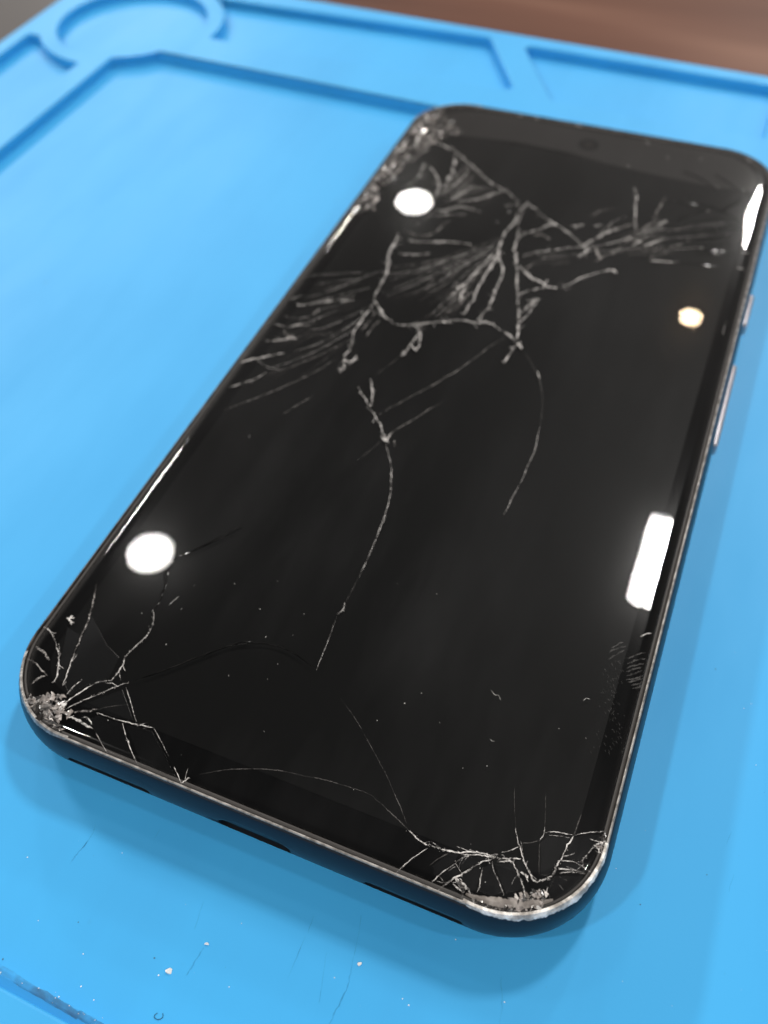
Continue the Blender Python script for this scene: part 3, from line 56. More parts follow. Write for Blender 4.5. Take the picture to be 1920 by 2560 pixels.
CHIP_BL=[(3.77,2.83),(4.65,2.84),(5.68,3.58),(6.31,4.17),(8.09,4.35),(8.82,3.8),(9.59,3.18),(10.53,2.55),(9.42,1.7),(10.51,0.99),(11.17,0.28),(10.4,0.3),(8.85,0.58),(7.17,1.15),(5.69,1.65),(4.56,2.12)]
CHIP_BR=[(58.53,1.07),(59.41,0.96),(60.25,0.94),(61.3,1.01),(61.94,1.97),(63.11,2.78),(64.31,3.5),(65.2,4.09),(65.45,3.6),(65.74,2.79),(66.48,2.85),(65.63,2.17),(64.58,1.41),(63.45,0.9),(62.15,0.55),(60.8,0.35),(59.06,0.58)]
CHIP_BR2=[(68.68,10.07),(69.17,10.51),(69.24,11.68),(69.79,11.89),(69.79,10.89),(69.61,9.7)]
CHIP_BR3=[(56.54,1.58),(57.36,2.03),(58.64,1.11),(59.55,0.55),(58.78,0.7),(57.65,0.84)]
DUST_AND_GLINTS=[(43.38,32.79),(46.38,19.58),(45.08,17.7),(42.99,14.63),(49.54,16.95),(53.67,12.92),(26.48,19.71),(29.2,14.77),(31.78,8.84),(29.35,24.24),(29.42,16.97),(29.39,21.09),(24.79,13.51),(19.36,25.12),(24.23,27.4),(24.03,22.95),(43.67,6.42),(33.66,26.42),(65.03,21.07),(55.98,14.1),(62.0,21.08),(9.4,48.15),(25.6,49.65),(56.14,141.33),(45.0,144.06),(45.84,143.59),(50.13,139.78),(60.62,133.11),(44.03,134.55),(60.23,125.04),(65.02,133.62),(61.12,113.91),(43.15,106.04),(35.07,111.36),(0.97,107.83),(27.54,113.01),(26.51,109.46),(13.98,78.53),(4.82,114.83),(13.49,87.49),(14.74,23.06),(15.01,19.46),(10.76,17.16),(24.03,22.95),(26.48,19.71),(14.74,3.56),(15.84,14.46),(59.58,2.61),(58.68,3.69),(64.14,4.49)]
SHARDS=[[(58.95,3.98),(59.65,4.81),(60.49,3.51),(61.49,2.25),(60.68,1.46),(59.24,1.47),(59.0,2.92)],[(59.76,4.67),(61.46,5.41),(62.4,4.51),(63.38,3.24),(61.84,2.28),(60.95,3.22)],[(55.15,1.38),(56.29,3.17),(57.02,2.49),(55.73,1.13)],[(57.12,2.53),(58.77,4.16),(58.94,2.9),(59.05,1.51),(58.5,1.18),(56.88,1.83)],[(62.24,6.03),(62.79,5.4),(63.2,5.25),(62.3,4.84),(61.73,5.52),(62.15,5.93)],[(66.07,7.31),(67.63,7.69),(69.23,7.42),(68.59,7.16),(67.35,6.97),(65.95,6.65)],[(66.09,7.68),(66.57,10.11),(67.63,10.91),(69.04,11.53),(69.27,11.06),(68.52,9.76),(67.87,8.15),(67.02,7.75)],[(65.41,5.0),(65.78,5.8),(68.63,7.0),(68.09,5.48),(66.5,3.21),(65.87,2.96),(65.56,4.47)],[(64.02,9.47),(66.29,10.06),(65.8,7.44),(65.55,6.61),(65.18,5.38),(64.44,5.09),(63.54,8.4)],[(55.31,4.01),(56.31,4.34),(56.16,3.36),(55.21,1.89),(54.61,1.17),(54.13,2.13)],[(56.62,4.16),(59.71,5.2),(58.71,4.5),(57.12,2.71),(56.41,3.34)],[(55.6,0.14),(56.62,1.02),(57.97,0.61),(57.83,-0.03)],[(13.26,3.75),(16.33,3.86),(19.52,1.26),(20.49,0.4),(16.8,0.4),(14.05,1.88),(11.82,2.53)],[(16.66,3.88),(19.97,4.42),(23.2,2.29),(25.5,0.54),(20.89,0.45)],[(10.44,3.88),(14.17,7.62),(17.65,4.6),(14.81,4.14),(13.03,4.11)],[(7.25,5.49),(6.3,8.92),(5.02,14.93),(9.24,12.02),(11.75,11.04),(12.04,8.06),(9.89,6.06),(8.8,4.25)],[(6.66,5.49),(5.11,8.21),(3.17,12.42),(5.39,12.02),(6.04,9.3),(7.12,5.67)]]
PRINT=[[(67.1,32.4),(67.78,33.12),(68.78,33.97)],[(67.17,31.72),(68.07,32.58),(68.94,33.22)],[(67.15,31.11),(67.78,31.65),(68.93,32.51)],[(67.25,30.65),(68.16,31.41),(68.8,31.95)],[(67.45,30.13),(68.29,30.86),(68.95,31.61)],[(67.48,29.65),(68.43,30.22),(69.17,31.0)],[(67.71,29.35),(68.49,29.95),(69.17,30.61)],[(68.17,29.14),(68.87,29.71),(69.25,30.24)],[(68.4,28.84),(68.97,29.26),(69.29,29.67)],[(64.99,33.11),(65.71,34.02),(66.06,34.36)],[(64.89,32.46),(65.69,33.39),(66.51,33.91)],[(65.03,31.49),(65.6,32.32),(66.46,33.38)],[(67.66,22.08),(67.75,21.99)],[(65.89,29.01),(65.97,28.91)],[(66.79,24.38),(67.01,24.11)],[(66.4,29.85),(66.66,29.58)],[(66.36,29.54),(66.54,29.29)],[(67.92,20.97),(67.97,20.91)],[(66.07,28.19),(66.2,28.07)],[(65.93,26.08),(66.07,25.94)],[(66.83,30.75),(66.95,30.58)],[(65.99,30.7),(66.16,30.53)],[(65.4,20.51),(65.48,20.42)],[(67.24,24.67),(67.39,24.49)],[(68.38,23.76),(68.44,23.67)],[(65.74,31.59),(65.86,31.48)],[(66.11,26.52),(66.24,26.41)],[(67.9,24.17),(68.13,23.91)],[(67.78,20.94),(67.92,20.78)],[(66.8,27.69),(66.88,27.59)],[(67.35,26.54),(67.58,26.26)],[(66.67,30.59),(66.83,30.38)],[(66.17,31.64),(66.45,31.4)],[(65.93,22.05),(66.08,21.88)],[(66.7,29.0),(66.78,28.89)],[(66.72,26.28),(66.92,26.09)],[(68.4,20.91),(68.45,20.86)],[(66.61,25.51),(66.8,25.25)],[(65.5,31.09),(65.74,30.83)],[(66.23,28.55),(66.44,28.25)],[(68.19,22.53),(68.4,22.24)],[(66.83,32.45),(66.95,32.35)],[(66.66,25.68),(66.83,25.48)],[(67.2,24.47),(67.36,24.3)],[(67.74,23.94),(67.81,23.88)],[(67.88,23.1),(67.99,22.99)],[(65.88,28.49),(65.93,28.42)],[(67.62,20.65),(67.83,20.47)],[(66.51,25.27),(66.72,25.07)],[(67.11,25.77),(67.2,25.66)],[(67.39,24.61),(67.53,24.43)],[(67.56,25.24),(67.64,25.14)],[(67.29,20.49),(67.4,20.33)],[(65.39,27.57),(65.51,27.46)],[(66.01,28.24),(66.11,28.13)],[(66.65,27.6),(66.76,27.47)],[(67.92,21.87),(67.99,21.78)],[(65.27,30.68),(65.31,30.61)],[(65.61,32.04),(65.76,31.85)],[(65.98,29.25),(66.25,29.0)],[(66.38,27.17),(66.47,27.04)],[(66.37,31.2),(66.43,31.12)],[(67.52,32.11),(67.72,31.88)],[(67.01,25.31),(67.11,25.17)],[(66.25,27.69),(66.46,27.48)],[(66.97,25.1),(67.2,24.85)],[(66.35,26.65),(66.49,26.53)],[(65.42,29.2),(65.54,29.1)],[(64.91,30.13),(65.13,29.85)],[(66.45,28.18),(66.67,27.92)],[(66.58,27.21),(66.77,26.93)],[(67.68,20.38),(67.85,20.17)],[(66.19,26.56),(66.36,26.36)],[(66.04,20.4),(66.16,20.29)],[(66.23,31.88),(66.32,31.76)],[(65.38,29.53),(65.61,29.27)],[(65.75,27.43),(65.81,27.34)],[(68.12,21.93),(68.32,21.77)],[(66.09,22.38),(66.16,22.3)],[(66.46,27.64),(66.66,27.44)],[(66.16,24.89),(66.35,24.65)],[(65.87,19.78),(66.03,19.56)],[(65.31,27.34),(65.52,27.06)],[(67.39,23.15),(67.48,23.04)],[(67.38,24.65),(67.44,24.6)],[(69.01,21.19),(69.09,21.07)],[(66.07,31.69),(66.31,31.47)],[(66.28,21.53),(66.37,21.43)],[(66.26,31.6),(66.42,31.38)],[(66.26,29.34),(66.31,29.26)],[(67.09,24.63),(67.31,24.43)],[(66.06,29.33),(66.23,29.19)],[(65.59,27.44),(65.81,27.16)],[(65.91,27.7),(65.97,27.62)],[(67.01,29.28),(67.21,29.07)],[(68.7,22.01),(68.78,21.93)],[(65.5,28.73),(65.75,28.52)],[(67.14,24.33),(67.33,24.07)],[(68.06,23.62),(68.27,23.4)],[(66.57,20.68),(66.65,20.62)],[(64.8,29.5),(65.03,29.25)],[(66.6,27.61),(66.7,27.5)],[(67.1,24.31),(67.26,24.14)],[(67.82,21.62),(68.06,21.4)],[(68.43,22.71),(68.63,22.42)],[(68.01,24.02),(68.16,23.86)],[(66.86,24.08),(66.99,23.89)],[(65.47,31.09),(65.53,31.03)],[(67.05,26.56),(67.27,26.34)],[(68.12,23.11),(68.34,22.91)],[(66.85,24.94),(66.99,24.83)],[(68.25,25.28),(68.4,25.14)],[(66.96,21.25),(67.22,21.02)],[(69.0,21.09),(69.21,20.91)],[(66.61,28.04),(66.74,27.87)],[(66.98,25.66),(67.07,25.58)],[(65.25,27.09),(65.36,26.97)],[(67.64,21.16),(67.82,20.94)],[(66.91,22.18),(67.1,22.02)],[(67.55,23.14),(67.75,22.86)],[(65.41,25.37),(65.54,25.26)],[(67.03,25.47),(67.2,25.28)]]
MAT_SCRATCH=[(0.1,[(16.07,-10.23),(16.33,-8.36),(16.6,-6.45),(16.26,-5.47)]),(0.12,[(16.31,-8.78),(16.5,-7.47)]),(0.12,[(33.78,-15.11),(34.02,-13.61),(34.15,-12.13)]),(0.12,[(49.17,-13.63),(49.36,-11.79),(49.51,-9.82),(49.22,-7.98)]),(0.08,[(49.22,-7.98),(48.73,-5.32),(48.17,-3.1)]),(0.07,[(43.69,-6.86),(43.48,-4.97)]),(0.06,[(47.55,-12.3),(46.24,-7.76)]),(0.06,[(43.59,-11.63),(43.56,-7.15)]),(0.05,[(32.34,-10.92),(31.88,-8.1)]),(0.06,[(23.38,-4.6),(23.43,-3.18)]),(0.07,[(64.86,-7.3),(64.51,-5.47),(63.64,-3.11)]),(0.06,[(83.65,13.6),(83.8,15.71)]),(0.06,[(82.59,18.68),(82.86,20.15)])]
MAT_SPECK=[(31.9,-15.41),(34.29,-11.74),(49.92,-7.51)]
MAT_DUST=[(22.72,-17.37),(24.24,-20.04),(16.34,-16.41),(26.17,-20.62),(36.71,-8.55),(38.39,-14.41),(20.28,-21.81),(22.42,-21.91),(22.69,-21.69),(27.29,-22.09),(48.0,-9.62),(20.84,-6.98),(11.23,-11.34),(31.12,-16.18),(72.01,11.59),(64.69,-5.28),(55.93,-9.1),(55.13,-8.8),(58.26,-1.62),(75.15,0.95),(60.59,0.52),(56.67,0.68),(81.9,35.75),(82.62,36.7),(84.28,29.0)]
MAT_DARK=[(75.24,8.88),(81.18,14.54),(77.86,39.85),(29.86,-14.93),(15.14,-20.96),(20.44,-14.94)]
CURL=[(33.3,-19.0),(33.48,-19.24),(33.39,-19.5),(33.09,-19.68),(32.76,-19.66),(32.64,-19.47),(32.79,-19.18)]
CREASE=[(15.35,-21.7),(18.11,-21.88),(20.47,-21.96),(22.52,-22.05),(25.16,-22.22),(27.64,-22.21)]
# ---------------------------------------------------------------- helpers
def link(o): SC.collection.objects.link(o); return o
def mesh_obj(name, verts, faces, mat=None, parent=None, smooth=False):
    me = bpy.data.meshes.new(name)
    me.from_pydata([(v[0] * MM, v[1] * MM, v[2] * MM) for v in verts], [], faces)
    return finish(name, me, mat, parent, smooth)
def finish(name, me, mat, parent, smooth=False):
    me.validate(); me.update()
    if smooth:
        for p in me.polygons: p.use_smooth = True
    if mat:
        for m in (mat if isinstance(mat, (list, tuple)) else [mat]): me.materials.append(m)
    o = link(bpy.data.objects.new(name, me))
    if parent: set_parent(o, parent)
    return o
def set_parent(o, parent):
    o.parent = parent          # vertices stay in scene millimetres; only a top-level Empty carries an offset
    if parent.parent is None: o.matrix_parent_inverse = Matrix.Translation(-parent.location)
def tag(o, label=None, cat=None, group=None, kind=None):
    for k, v in (('label', label), ('category', cat), ('group', group), ('kind', kind)):
        if v: o[k] = v
    return o
def empty(name, loc):
    o = link(bpy.data.objects.new(name, None)); o.location = [c * MM for c in loc]; o.empty_display_size = 0.01
    return o
# ---------------------------------------------------------------- materials
def new_mat(name):
    m = bpy.data.materials.new(name); m.use_nodes = True
    nt = m.node_tree; nt.nodes.clear()
    out = nt.nodes.new('ShaderNodeOutputMaterial')
    def N(kind, **kw):
        n = nt.nodes.new(kind)
        for k, v in kw.items():
            if k.startswith('_'): setattr(n, k[1:], v)
            else: n.inputs[k.replace('__', ' ')].default_value = v
        return n
    def L(a, b): nt.links.new(a, b)
    return m, N, L, out
def ramp(N, stops, interp='LINEAR'):
    r = N('ShaderNodeValToRGB'); r.color_ramp.interpolation = interp
    el = r.color_ramp.elements
    while len(el) < len(stops): el.new(0.5)
    for e, (p, c) in zip(el, stops):
        e.position = p; e.color = c if len(c) == 4 else (*c, 1)
    return r
def coords(N, L, scale=(1, 1, 1), rot=0.0):
    g = N('ShaderNodeNewGeometry'); mp = N('ShaderNodeMapping'); mp.inputs['Scale'].default_value = scale; mp.inputs['Rotation'].default_value = (0, 0, rot)
    L(g.outputs['Position'], mp.inputs['Vector']); return mp.outputs['Vector']
def noise(N, L, vec, scale, detail=4, rough=0.55):
    n = N('ShaderNodeTexNoise', Scale=scale, Detail=detail, Roughness=rough); L(vec, n.inputs['Vector']); return n.outputs['Fac']
def simple(name, col, rough=0.5, metal=0.0, spec=0.5, bump=None, var=None):
    m, N, L, out = new_mat(name)
    p = N('ShaderNodeBsdfPrincipled', Roughness=rough, Metallic=metal); p.inputs['Base Color'].default_value = (*col, 1)
    p.inputs['Specular IOR Level'].default_value = spec
    v = coords(N, L)
    if var:
        sc, lo, hi = var
        r = ramp(N, [(0.40, lo), (0.62, hi)]); L(noise(N, L, v, sc), r.inputs['Fac']); L(r.outputs['Color'], p.inputs['Base Color'])
    if bump:
        b = N('ShaderNodeBump', Strength=bump[1], Distance=bump[2] * MM); L(noise(N, L, v, bump[0], 3), b.inputs['Height']); L(b.outputs['Normal'], p.inputs['Normal'])
    L(p.outputs['BSDF'], out.inputs['Surface']); return m

def mat_silicone():
    m, N, L, out = new_mat('blue_silicone')
    p = N('ShaderNodeBsdfPrincipled', Roughness=0.5); p.inputs['Specular IOR Level'].default_value = 0.38
    v = coords(N, L)
    big = noise(N, L, v, 22, 3, 0.5)
    r = ramp(N, [(0.30, (0.040, 0.362, 0.735)), (0.72, (0.047, 0.390, 0.770))]); L(big, r.inputs['Fac'])
    # grime wiped into the silicone: faint long smears
    sm = noise(N, L, coords(N, L, (60, 14, 14), 0.25), 1.0, 4, 0.6)
    r2 = ramp(N, [(0.45, (1, 1, 1)), (0.85, (0.88, 0.90, 0.92))]); L(sm, r2.inputs['Fac'])
    mx = N('ShaderNodeMixRGB', _blend_type='MULTIPLY', Fac=1.0); L(r.outputs['Color'], mx.inputs['Color1']); L(r2.outputs['Color'], mx.inputs['Color2'])
    # small grey scuffs
    sc = noise(N, L, v, 260, 2, 0.5); r3 = ramp(N, [(0.74, (0, 0, 0)), (0.84, (1, 1, 1))]); L(sc, r3.inputs['Fac'])
    mx2 = N('ShaderNodeMixRGB'); mx2.inputs['Color2'].default_value = (0.05, 0.20, 0.40, 1)
    ml = N('ShaderNodeMath', _operation='MULTIPLY'); L(r3.outputs['Color'], ml.inputs[0]); ml.inputs[1].default_value = 0.35
    L(ml.outputs[0], mx2.inputs['Fac']); L(mx.outputs['Color'], mx2.inputs['Color1']); L(mx2.outputs['Color'], p.inputs['Base Color'])
    rr = ramp(N, [(0.3, (0.50, 0.50, 0.50)), (0.7, (0.58, 0.58, 0.58))]); L(sm, rr.inputs['Fac']); L(rr.outputs['Color'], p.inputs['Roughness'])
    b = N('ShaderNodeBump', Strength=0.25, Distance=0.02 * MM); L(noise(N, L, v, 3500, 2), b.inputs['Height']); L(b.outputs['Normal'], p.inputs['Normal'])
    L(p.outputs['BSDF'], out.inputs['Surface']); return m
def mat_wood():
    m, N, L, out = new_mat('brown_wood')
    p = N('ShaderNodeBsdfPrincipled', Roughness=0.45); p.inputs['Specular IOR Level'].default_value = 0.10
    a = noise(N, L, coords(N, L, (3.5, 22, 10), 0.12), 1.0, 3, 0.5)
    r = ramp(N, [(0.30, (0.065, 0.024, 0.014)), (0.5, (0.125, 0.054, 0.034)), (0.74, (0.28, 0.150, 0.102))]); L(a, r.inputs['Fac'])
    g = N('ShaderNodeNewGeometry'); sx = N('ShaderNodeSeparateXYZ'); L(g.outputs['Position'], sx.inputs[0])
    mr = N('ShaderNodeMapRange'); L(sx.outputs['X'], mr.inputs['Value']); mr.inputs['From Min'].default_value = -0.110; mr.inputs['From Max'].default_value = -0.100
    mb = N('ShaderNodeMixRGB'); L(mr.outputs[0], mb.inputs['Fac']); mb.inputs['Color1'].default_value = (0.058, 0.050, 0.047, 1); L(r.outputs['Color'], mb.inputs['Color2'])   # the next board is stained almost black
    L(mb.outputs['Color'], p.inputs['Base Color']); L(p.outputs['BSDF'], out.inputs['Surface']); return m
def mat_glass():
    m, N, L, out = new_mat('screen_glass')
    v = coords(N, L)
    fr = N('ShaderNodeFresnel', IOR=1.5)
    tr = N('ShaderNodeBsdfTransparent')
    g1 = N('ShaderNodeBsdfGlossy', Roughness=0.012); g2 = N('ShaderNodeBsdfGlossy', Roughness=0.13)
    sm = noise(N, L, coords(N, L, (1, 0.35, 1), 0.5), 55, 4, 0.6)
    r = ramp(N, [(0.35, (0.03, 0.03, 0.03)), (0.75, (0.07, 0.07, 0.07))]); L(sm, r.inputs['Fac'])
    mg = N('ShaderNodeMixShader'); L(r.outputs['Color'], mg.inputs['Fac']); L(g1.outputs[0], mg.inputs[1]); L(g2.outputs[0], mg.inputs[2])
    mx = N('ShaderNodeMixShader'); L(fr.outputs[0], mx.inputs['Fac']); L(tr.outputs[0], mx.inputs[1]); L(mg.outputs[0], mx.inputs[2])
    df = N('ShaderNodeBsdfDiffuse'); df.inputs['Color'].default_value = (0.80, 0.80, 0.82, 1)      # wiped grease film
    w1 = noise(N, L, coords(N, L, (1.0, 0.22, 1), 0.35), 90, 5, 0.62); w2 = noise(N, L, v, 24, 2, 0.5)
    wm = N('ShaderNodeMath', _operation='MULTIPLY'); L(w1, wm.inputs[0]); L(w2, wm.inputs[1])
    wr = ramp(N, [(0.20, (0.0002,) * 3), (0.46, (0.010,) * 3)]); L(wm.outputs[0], wr.inputs['Fac'])
    m2 = N('ShaderNodeMixShader'); L(wr.outputs['Color'], m2.inputs['Fac']); L(mx.outputs[0], m2.inputs[1]); L(df.outputs[0], m2.inputs[2])
    L(m2.outputs[0], out.inputs['Surface']); return m
def mat_crack(name, lo, hi, col, sc=3200, rough=0.4):
    # powdered fracture face: pale, broken up along its length
    m, N, L, out = new_mat(name)
    v = coords(N, L)
    p = N('ShaderNodeBsdfPrincipled', Roughness=rough); p.inputs['Base Color'].default_value = (*col, 1)
    tr = N('ShaderNodeBsdfTransparent')
    a = noise(N, L, v, sc, 3, 0.6); b = noise(N, L, v, 650, 2, 0.5)
    ml = N('ShaderNodeMath', _operation='ADD'); L(a, ml.inputs[0]); L(b, ml.inputs[1])
    r = ramp(N, [(0.41, (lo,) * 3), (0.57, (hi,) * 3)])
    hf = N('ShaderNodeMath', _operation='MULTIPLY'); L(ml.outputs[0], hf.inputs[0]); hf.inputs[1].default_value = 0.5; L(hf.outputs[0], r.inputs['Fac'])
    mx = N('ShaderNodeMixShader'); L(r.outputs['Color'], mx.inputs['Fac']); L(tr.outputs[0], mx.inputs[1]); L(p.outputs[0], mx.inputs[2])
    L(mx.outputs[0], out.inputs['Surface']); return m
def mat_film(name, col, lo, hi, sc):
    m, N, L, out = new_mat(name)
    d = N('ShaderNodeBsdfDiffuse'); d.inputs['Color'].default_value = (*col, 1); tr = N('ShaderNodeBsdfTransparent')
    r = ramp(N, [(0.35, (lo,) * 3), (0.68, (hi,) * 3)]); L(noise(N, L, coords(N, L), sc, 4, 0.65), r.inputs['Fac'])
    mx = N('ShaderNodeMixShader'); L(r.outputs['Color'], mx.inputs['Fac']); L(tr.outputs[0], mx.inputs[1]); L(d.outputs[0], mx.inputs[2])
    L(mx.outputs[0], out.inputs['Surface']); return m
MAT = {
    'silicone': mat_silicone(), 'wood': mat_wood(), 'glass': mat_glass(),
    'frame': simple('navy_anodised_metal', (0.016, 0.021, 0.029), 0.36, 0.6, 0.4, bump=(6000, 0.15, 0.01)),
    'rim': simple('worn_silver_metal', (0.62, 0.56, 0.50), 0.42, 0.45, bump=(2500, 0.25, 0.02), var=(900, (0.15, 0.14, 0.13), (0.40, 0.38, 0.36))),
    'raw': simple('bare_scraped_metal', (0.85, 0.79, 0.72), 0.42, 0.15, bump=(1200, 0.5, 0.06), var=(800, (0.30, 0.275, 0.25), (0.88, 0.84, 0.79))),
    'darkrim': simple('anodised_rim', (0.030, 0.026, 0.024), 0.4, 0.0, 0.4, var=(500, (0.012, 0.011, 0.011), (0.075, 0.062, 0.054))),
    'gasket': simple('brown_grey_gasket', (0.030, 0.026, 0.023), 0.55),
    'black': simple('black_ink', (0.0015, 0.0015, 0.0016), 0.6, spec=0.05),
    'slot': simple('black_slot', (0.004, 0.004, 0.005), 0.7, spec=0.2),
    'display': simple('unlit_display', (0.0042, 0.0042, 0.0041), 0.46, spec=0.085),
    'forehead': simple('grey_top_panel', (0.027, 0.0245, 0.0235), 0.5, spec=0.15),
    'lens': simple('camera_lens', (0.045, 0.040, 0.038), 0.15, spec=0.3),
    'lensring': simple('camera_ring', (0.0012, 0.0012, 0.0012), 0.5, spec=0.1),
    'button': simple('silver_button', (0.36, 0.35, 0.375), 0.36, 0.6),
    'white': mat_crack('pale_fracture', 0.10, 1.0, (0.74, 0.71, 0.685)),
    'faint': mat_crack('hazy_fracture', 0.04, 0.50, (0.62, 0.58, 0.55)),
    'trace': mat_crack('trace_fracture', 0.01, 0.16, (0.62, 0.58, 0.55)),
    'ridge': simple('clear_glass_ridge', (0.0015, 0.0015, 0.0015), 0.10, spec=0.35),
    'glint': simple('bright_glass_facet', (0.90, 0.87, 0.84), 0.30, 0.85, 0.9),
    'chip_pale': simple('pale_glass_chip', (0.60, 0.54, 0.49), 0.25, 0.0, 0.7, var=(900, (0.20, 0.18, 0.17), (0.80, 0.75, 0.71))),
    'chip_grey': simple('grey_glass_chip', (0.22, 0.20, 0.185), 0.20, 0.0, 0.8, var=(1200, (0.07, 0.062, 0.058), (0.36, 0.32, 0.295))),
    'chip_dark': simple('dark_glass_chip', (0.020, 0.018, 0.017), 0.12, 0.0, 0.8),
    'crushed': simple('crushed_glass', (0.3, 0.26, 0.23), 0.4, 0.0, 0.6, bump=(1800, 0.8, 0.1), var=(700, (0.006, 0.0055, 0.0055), (0.30, 0.265, 0.245))),
    'tan': simple('exposed_tan_layer', (0.26, 0.235, 0.215), 0.5, 0.0, 0.4, bump=(1500, 0.5, 0.04), var=(700, (0.17, 0.15, 0.135), (0.34, 0.31, 0.285))),
    'dust': simple('dust_white', (0.70, 0.69, 0.66), 0.6),
    'crumb': simple('white_crumb', (0.80, 0.79, 0.76), 0.5),
    'darkgrit': simple('dark_grit', (0.03, 0.07, 0.12), 0.6),
    'scratch': mat_film('mat_scratch', (0.02, 0.075, 0.16), 0.03, 0.30, 500),
    'dirt': mat_film('brown_grime', (0.10, 0.10, 0.11), 0.02, 0.42, 300),
    'haze_dirt': mat_film('brown_haze', (0.13, 0.13, 0.14), 0.02, 0.30, 160),
    'print': mat_film('finger_grease', (0.62, 0.60, 0.58), 0.01, 0.13, 1500),
}
# ---------------------------------------------------------------- table and silicone mat
tv = [(-1200, -700, -3.4), (1200, -700, -3.4), (1200, 1400, -3.4), (-1200, 1400, -3.4), (-1200, -700, -30), (1200, -700, -30), (1200, 1400, -30), (-1200, 1400, -30)]
table = mesh_obj('table_top', tv, [(0, 1, 2, 3), (7, 6, 5, 4), (0, 4, 5, 1), (1, 5, 6, 2), (2, 6, 7, 3), (3, 7, 4, 0)], MAT['wood'])
tag(table, 'brown wooden table top under the blue mat', kind='structure')

def fillet(pts, r, n=6):
    out = []
    m = len(pts)
    for i in range(m):
        p = Vector(pts[i][:2]); a = Vector(pts[i - 1][:2]); b = Vector(pts[(i + 1) % m][:2])
        rr = pts[i][2] if len(pts[i]) > 2 else r
        if rr <= 0: out.append(tuple(p)); continue
        u = (a - p); v = (b - p); lu, lv = u.length, v.length; u.normalize(); v.normalize()
        ang = u.angle(v); t = min(rr / math.tan(ang / 2), lu * 0.45, lv * 0.45)
        p0, p1 = p + u * t, p + v * t
        for k in range(n + 1):
            s = k / n; out.append(tuple(p0 * (1 - s) ** 2 + p * 2 * s * (1 - s) + p1 * s * s))
    return out
def plate_with_holes(name, loops, z0, z1, mat, parent, bevel=0.35):
    cu = bpy.data.curves.new(name, 'CURVE'); cu.dimensions = '2D'; cu.fill_mode = 'BOTH'
    cu.extrude = ((z1 - z0) / 2 - bevel) * MM; cu.bevel_depth = bevel * MM; cu.bevel_resolution = 3; cu.offset = -bevel * MM
    for lp in loops:
        s = cu.splines.new('POLY'); s.points.add(len(lp) - 1); s.use_cyclic_u = True
        for p, q in zip(s.points, lp): p.co = (q[0] * MM, q[1] * MM, 0, 1)
    co = link(bpy.data.objects.new(name, cu)); co.location.z = (z0 + z1) / 2 * MM
    dg = bpy.context.evaluated_depsgraph_get(); dg.update()
    me = bpy.data.meshes.new_from_object(co.evaluated_get(dg))
    me.transform(Matrix.Translation((0, 0, (z0 + z1) / 2 * MM)))
    bpy.data.objects.remove(co); bpy.data.curves.remove(cu)
    me.name = name; me.materials.clear()
    return finish(name, me, mat, parent)
CCX, CCY = -87.5, 169.0
def arc(r, a0, a1, n=18): return [(CCX + r * math.cos(math.radians(a0 + (a1 - a0) * k / n)), CCY + r * math.sin(math.radians(a0 + (a1 - a0) * k / n)), 0) for k in range(n + 1)]
matroot = empty('repair_mat', (40, 65, -3.4))
tag(matroot, 'light blue silicone repair mat with moulded part trays under the phone', 'mat')
outer = fillet([(-113, -60), (204, -67), (204, 185.5), (-113, 196.5)], 7)
main = fillet([(-82, -21.3), (165, -26), (165, 147.5), (-74.5, 157), (-82, 150.5)], 1.2)
left_tray = fillet([(-108.9, 155, .8)] + arc(23.0, 217.5, 268) + [(-88.2, 144, 2), (-88.2, 30), (-108.9, 30)], 2.0)
round_tray = [p[:2] for p in arc(18.7, 0, 355, 71)]
far_tray = fillet(arc(23.0, 57, -4) + [(-62, 167.2, 2), (12.6, 166.6), (-0.3, 188.9)], 1.6)
right_tray = fillet([(8.3, 187.7), (66.2, 186.5), (66.2, 163.5), (21.5, 165)], 1.6)
more_tray = fillet([(76, 186.3), (198, 182), (198, 157), (76, 162)], 1.6)
right_col = fillet([(172, 148), (198, 147), (198, -20), (172, -20)], 1.6)
near_tray = fillet([(-105, -30), (198, -35), (198, -58), (-105, -54)], 2)
plate_with_holes('raised_border', [outer, main, left_tray, round_tray, far_tray, right_tray, more_tray, right_col, near_tray], -1.2, 2.2, MAT['silicone'], matroot)
def inset(pts, d):
    cx = sum(p[0] for p in pts) / len(pts); cy = sum(p[1] for p in pts) / len(pts)
    return [(p[0] - math.copysign(d, p[0] - cx), p[1] - math.copysign(d, p[1] - cy)) for p in pts]
ins = inset(outer, 0.5); n = len(ins)
mesh_obj('base_sheet', [(x, y, 0) for x, y in ins] + [(x, y, -3.4) for x, y in ins], [tuple(range(n)), tuple(range(2 * n - 1, n - 1, -1))] + [(i, n + i, n + (i + 1) % n, (i + 1) % n) for i in range(n)], MAT['silicone'], matroot)

